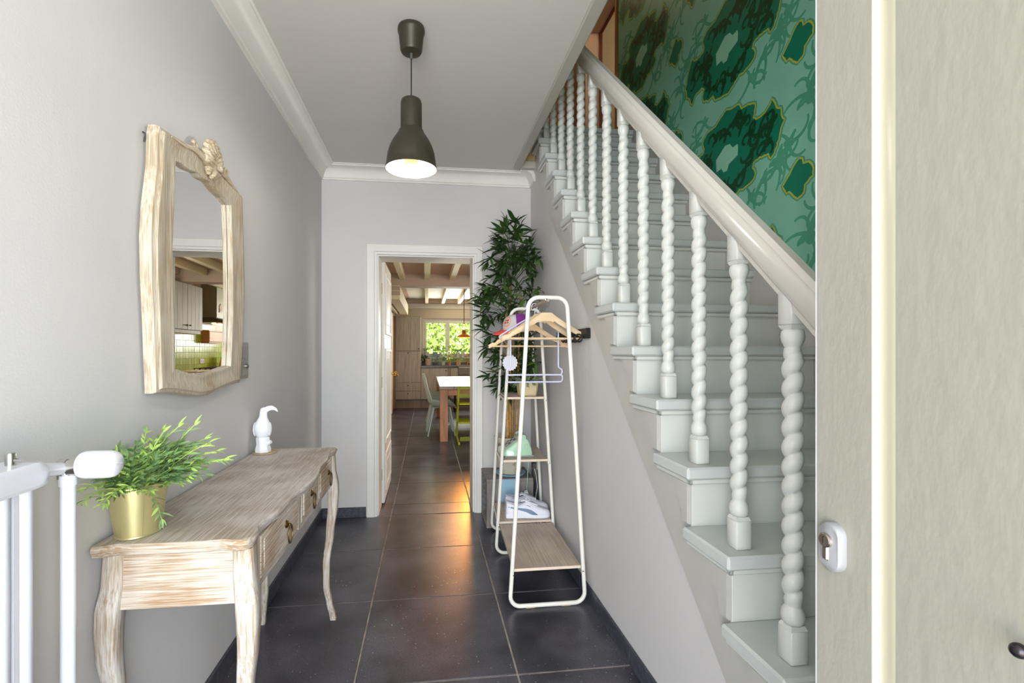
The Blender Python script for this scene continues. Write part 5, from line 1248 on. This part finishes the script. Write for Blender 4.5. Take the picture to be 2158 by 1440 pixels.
# pale shell chairs along the table
def shell_chair():
    x, y = 0., 0.
    t = thing('shell_chair', 'x', 'chair', (0, 0, 0))
    m = MB(); rows = [(.205, .405, .40), (.200, .440, .42), (.10, .440, .44), (-.05, .425, .44), (-.15, .440, .43), (-.20, .50, .42), (-.225, .60, .41), (-.25, .72, .40), (-.272, .82, .36), (-.285, .885, .27)]
    rings = []
    for X, Z, W in rows:
        top = []; bot = []
        for k in range(9):
            v = -1 + k / 4; wrap = .055 * abs(v) ** 2.5 * (1 if Z < .7 else .7); up = .11 * abs(v) ** 3 * (1 if Z < .5 and X < .15 else .15)
            px_ = X + (wrap if Z > .48 else 0); pz = Z + (up if Z < .55 else 0)
            top.append((px_ + (.0 if Z < .48 else .005), v * W / 2, pz + (.006 if Z < .48 else 0))); bot.append((px_ - (.0 if Z < .48 else .006), v * W / 2, pz - (.006 if Z < .48 else 0)))
        rings.append(top + bot[::-1])
    m.loft(rings); m.build('seat_shell', m_sage, t, 60)
    for sx in (-1, 1):
        for sy in (-1, 1): MB().tube([(sx * .12, sy * .13, .425), (sx * .205 - .01, sy * .205, .002)], [.012, .0095], 10).build('leg', m_sageleg, t, 60)
    m = MB(); m.tube([(-.12, -.13, .42), (.12, .13, .42)], .010, 8); m.tube([(-.12, .13, .42), (.12, -.13, .42)], .010, 8); m.build('under_frame', m_sageleg, t, 60)
    return t
pc_ = shell_chair()
for i, (x, y, rz, lab) in enumerate(((.222, 7.34, .03, 'pale sage shell chair at the long side of the table, nearest the hall door'), (.205, 7.90, -.02, 'pale sage shell chair at the long side of the table, in the middle of three'), (.200, 8.42, .02, 'pale sage shell chair at the long side of the table, nearest the window'))):
    c = pc_ if i == 0 else copy_tree(pc_)
    c.location = (x, y, 0); c.rotation_euler.z = rz; c['label'] = lab; c['group'] = 'shell chairs along the dining table'
# lime high chair at the near end
t = thing('high_chair', 'lime green wooden high chair with slatted back at the near end of the dining table', 'chair', (.66, 6.55, 0))
for x in (.418, .872):
    MB().prism([(6.93, .002), (6.99, .002), (6.515, .80), (6.465, .80)], 0, x, x + .026).build('upright', m_lime, t)
    MB().box(x, x + .026, 6.43, 6.98, .001, .040, .004).build('runner', m_lime, t)
for z0, z1, y in ((.745, .795, 6.49), (.632, .690, 6.555)):
    MB().box(.444, .872, y, y + .018, z0, z1, .004).build('back_slat', m_limed, t)
for z, y0, y1 in ((.535, 6.52, 6.86), (.262, 6.62, 7.02)): MB().box(.444, .872, y0, y1, z, z + .020, .004).build('seat_plate' if z > .4 else 'foot_plate', m_lime, t)
MB().box(.444, .872, 6.47, 6.488, .045, .105, .004).build('cross_brace', m_limed, t)
# black metal chair on the far side
t = thing('metal_chair', 'black metal frame chair at the far end of the dining table', 'chair', (.76, 9.72, 0))
cx_, cy_ = .76, 9.72
for sx in (-.2, .2):
    for sy in (-.2, .2): MB().tube([(cx_ + sx, cy_ + sy, .001), (cx_ + sx * .95, cy_ + sy * .95, .46)], .011, 8).build('leg', m_black, t, 60)
MB().box(cx_ - .21, cx_ + .21, cy_ - .21, cy_ + .21, .46, .485, .006).build('seat', m_black, t)
for z in (.18, .62, .70): MB().tube([(cx_ - .2, cy_ + (.2 if z > .5 else -.2), z), (cx_ + .2, cy_ + (.2 if z > .5 else -.2), z)], .009, 8).build('rail', m_black, t, 60)
for sx in (-.19, .19): MB().tube([(cx_ + sx, cy_ + .19, .46), (cx_ + sx, cy_ + .21, .72)], .010, 8).build('back_post', m_black, t, 60)

# right side of the kitchen, seen in the mirror
OFF[0] = Vector((-.16, 0, 0)); KXR += .16
t = thing('wall_cabinet', 'grey oak kitchen wall cabinet with two doors above the green tiles', 'cabinet', (2.2, 7.6, 1.55))
UX = 2.05
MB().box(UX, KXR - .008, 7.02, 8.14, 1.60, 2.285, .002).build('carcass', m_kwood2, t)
MB().box(UX + .01, KXR - .008, 7.02, 8.14, 1.545, 1.60, .002).build('light_pelmet', m_kwood, t)
for a, b_, ky in ((7.025, 7.635, 7.59), (7.641, 8.135, 7.69)):
    m = MB(); n = 4; w_ = (b_ - a) / n
    for i in range(n): m.box(UX - .02, UX, a + w_ * i + .0012, a + w_ * (i + 1) - .0012, 1.602, 2.283, .002)
    m.box(UX - .012, UX, a, b_, 1.602, 2.283)
    d = m.build('door', m_kwood, t); knob(d, (UX - .02, ky, 1.665), 0)
t = thing('base_cabinet', 'grey oak base cabinet run under the hob on the right kitchen wall', 'cabinet', (2.1, 8.2, 0))
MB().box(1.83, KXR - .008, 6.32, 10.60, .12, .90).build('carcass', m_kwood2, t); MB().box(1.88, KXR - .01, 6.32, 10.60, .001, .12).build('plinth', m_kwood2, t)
for i in range(7):
    a = 6.33 + .6 * i; m = MB(); m.box(1.808, 1.83, a, a + .594, .125, .70, .002); d = m.build('door', m_kwood, t); knob(d, (1.808, a + .55, .62), 0)
    m = MB(); m.box(1.808, 1.83, a, a + .594, .706, .893, .002); d = m.build('drawer', m_kwood, t); knob(d, (1.808, a + .30, .80), 0)
t = thing('range_hood', 'taupe kitchen extractor hood with front coloured as lit and lit underside on the right wall', 'extractor hood', (2.2, 9.1, 1.76))
MB().box(2.12, KXR - .008, 8.90, 9.32, 1.86, 2.495, .004).build('chimney', m_dark_taupe, t)
MB().box(2.114, 2.12, 8.905, 9.315, 1.87, 2.49).build('lit_front', m_hoodlit, t)  # light falling on this face is put into its paler colour
m = MB(); m.loft([[(1.90, y, 1.765), (2.05, y, 1.775), (KXR - .008, y, 1.775), (KXR - .008, y, 1.86), (2.12, y, 1.86), (1.90, y, 1.80)] for y in (8.75, 9.48)]); hb = m.build('hood_canopy', m_hoodbase, t)
for y in (8.88, 9.12, 9.36): MB().lathe([(0, 1.762), (.032, 1.762), (.036, 1.768), (0, 1.768)], (2.15, y, 0), 16).build('spot', m_bulb, hb)
lamp('hood_light', 'AREA', (1.99, 9.1, 1.758), 1.1, (1, .80, .40), (0, 0, 0), .1, .5)
lamp('cabinet_light', 'AREA', (2.02, 7.6, 1.54), .22, (1, .88, .55), (0, 0, 0), .05, .9)
t = thing('house_ornament', 'small orange house shaped ornament hanging on the lit-toned hood front', 'ornament', (2.11, 9.06, 2.0))
m = MB(); m.prism([(9.00, 1.965), (9.12, 1.965), (9.12, 2.07), (9.06, 2.125), (9.00, 2.07)], 0, 2.106, 2.1138); m.build('board', m_boxwood, t)
for y in (9.02, 9.065): MB().box(2.103, 2.107, y, y + .032, 1.985, 2.03).build('opening', m_dgrey, t)
t = thing('spice_shelf', 'warm wooden box shelf on the tiles under the hood', 'shelf', (2.3, 9.2, 1.42))
m = MB(); m.box(2.26, KXR - .008, 8.96, 9.62, 1.42, 1.44, .002); m.box(2.26, KXR - .008, 8.96, 9.62, 1.63, 1.65, .002); m.box(2.26, KXR - .008, 8.96, 8.98, 1.44, 1.63); m.box(2.26, KXR - .008, 9.60, 9.62, 1.44, 1.63); m.build('frame', m_boxwood, t)
m = MB(); m.box(2.255, 2.27, 8.97, 9.61, 1.445, 1.625, .002); m.build('front_panel', m_boxwood, t)
t = thing('hob', 'black gas hob with iron grates and steel rim on the right worktop', 'hob', (2.1, 8.95, .951))
MB().box(1.90, 2.34, 8.35, 9.35, .9505, .962, .004).build('hob_plate', m_steel, t)
for i in range(4):
    y = 8.43 + .22 * i; m = MB()
    for dx in (0, .10, .20, .30): m.box(1.97 + dx, 1.982 + dx, y, y + .19, .985, .996)
    for dy in (.0, .09, .18): m.box(1.96, 2.29, y + dy, y + dy + .011, .985, .996)
    for dx, dy in ((.0, 0), (.31, 0), (0, .18), (.31, .18)): m.box(1.962 + dx, 1.974 + dx, y + dy, y + dy + .01, .962, .99)
    m.build('grate', m_black, t)
for i in range(5): MB().lathe([(.018, .962), (.016, .985), (0, .986)], (1.925, 8.55 + .14 * i, 0), 12).build('control_knob', m_dgrey, t)
t = thing('utensil_holder', 'brown leaning fan shaped wooden utensil holder with forks beside the hob', 'utensil holder', (2.25, 9.5, .951))
m = MB(); m.prism([(9.38, .951), (9.66, .951), (9.76, 1.02), (9.75, 1.14), (9.68, 1.21), (9.58, 1.20), (9.50, 1.13)], 0, 2.15, 2.28); m.build('block', m_boxwood, t, 20)
for i in range(4): MB().tube([(2.17 + .03 * i, 9.62 + .02 * i, 1.17), (2.16 + .03 * i, 9.70 + .03 * i, 1.33)], .006, 6).build('handle', m_black, t, 60)
for y, lab in ((7.28, 'white double power socket on green tiles near the glass jar'), (8.98, 'white double power socket on green tiles behind the utensil holder')):
    t = thing('wall_socket', lab, 'socket', (KXR - .012, y, 1.10))
    MB().box(KXR - .018, KXR - .0075, y - .08, y + .08, 1.06, 1.14, .003).build('cover_plate', m_whitepl, t)
    for s in (-.038, .038): MB().lathe([(.022, 0), (.020, .003), (0, .003)], (KXR - .0185, y + s, 1.10), 16, axis=0).build('outlet', m_dgrey if 0 else m_grey, t)
t = thing('glass_jar', 'glass jar standing on the right worktop in front of the tiles', 'jar', (2.2, 7.22, .951))
MB().lathe([(0, .9515), (.045, .9515), (.046, 1.05), (.04, 1.06), (.038, 1.06), (.043, 1.05), (.042, .956), (0, .956)], (2.2, 7.22, 0), 20).build('jar', m_gals, t)
t = thing('cutting_board', 'pale wooden cutting board lying on the right worktop beside the hob', 'cutting board', (2.1, 7.95, .951))
MB().box(1.95, 2.25, 7.75, 8.25, .9508, .975, .006).build('board', m_hanger, t)

OFF[0] = Vector((0, 0, 0))
# ================================================================== OUTSIDE
struct('sun_blocker', MB().box(-4, 4, -2.5, YF - .121, 2.78, 2.95), m_kwhite)  # added out of view to keep direct sun out of the hall
struct('ground', MB().box(-14, 14, -14, 11.6, -.30, -.14), m_paving)
struct('lawn', MB().box(-14, 14, 11.6, 30, -.30, -.14), m_grass)
struct('doorstep', MB().box(-1.6, 1.8, -2.6, -.47, -.14, -.02, .01), m_paving)
hq = MB(); rh = random.Random(3)
hq.box(-5.5, 6.5, 15.2, 16.6, -.13, 3.6)
hd = thing('garden_hedge', 'bright sunlit garden hedge outside the kitchen window', 'hedge', (.5, 15.5, -.14))
hq.build('hedge_core', mat('hedge_core', rgb(88, 112, 46), .9), hd)
fl = MB()
for i in range(5200):
    p = Vector((rh.uniform(-3, 4.2), 15.2 - abs(rh.gauss(0, .13)), rh.uniform(.2, 3.9))); l = rh.uniform(.06, .13); Mx = dirmat(p, rh.uniform(0, 6.3), rh.uniform(-1.2, 1.2), rh.uniform(-1, 1))
    fl.add([Mx @ Vector(v) for v in ((0, 0, 0), (l * .5, -l * .3, 0), (l, 0, 0), (l * .5, l * .3, 0))], [(0, 1, 2, 3)])
stuff(fl.build('hedge_foliage', m_hedge, hd, 0))
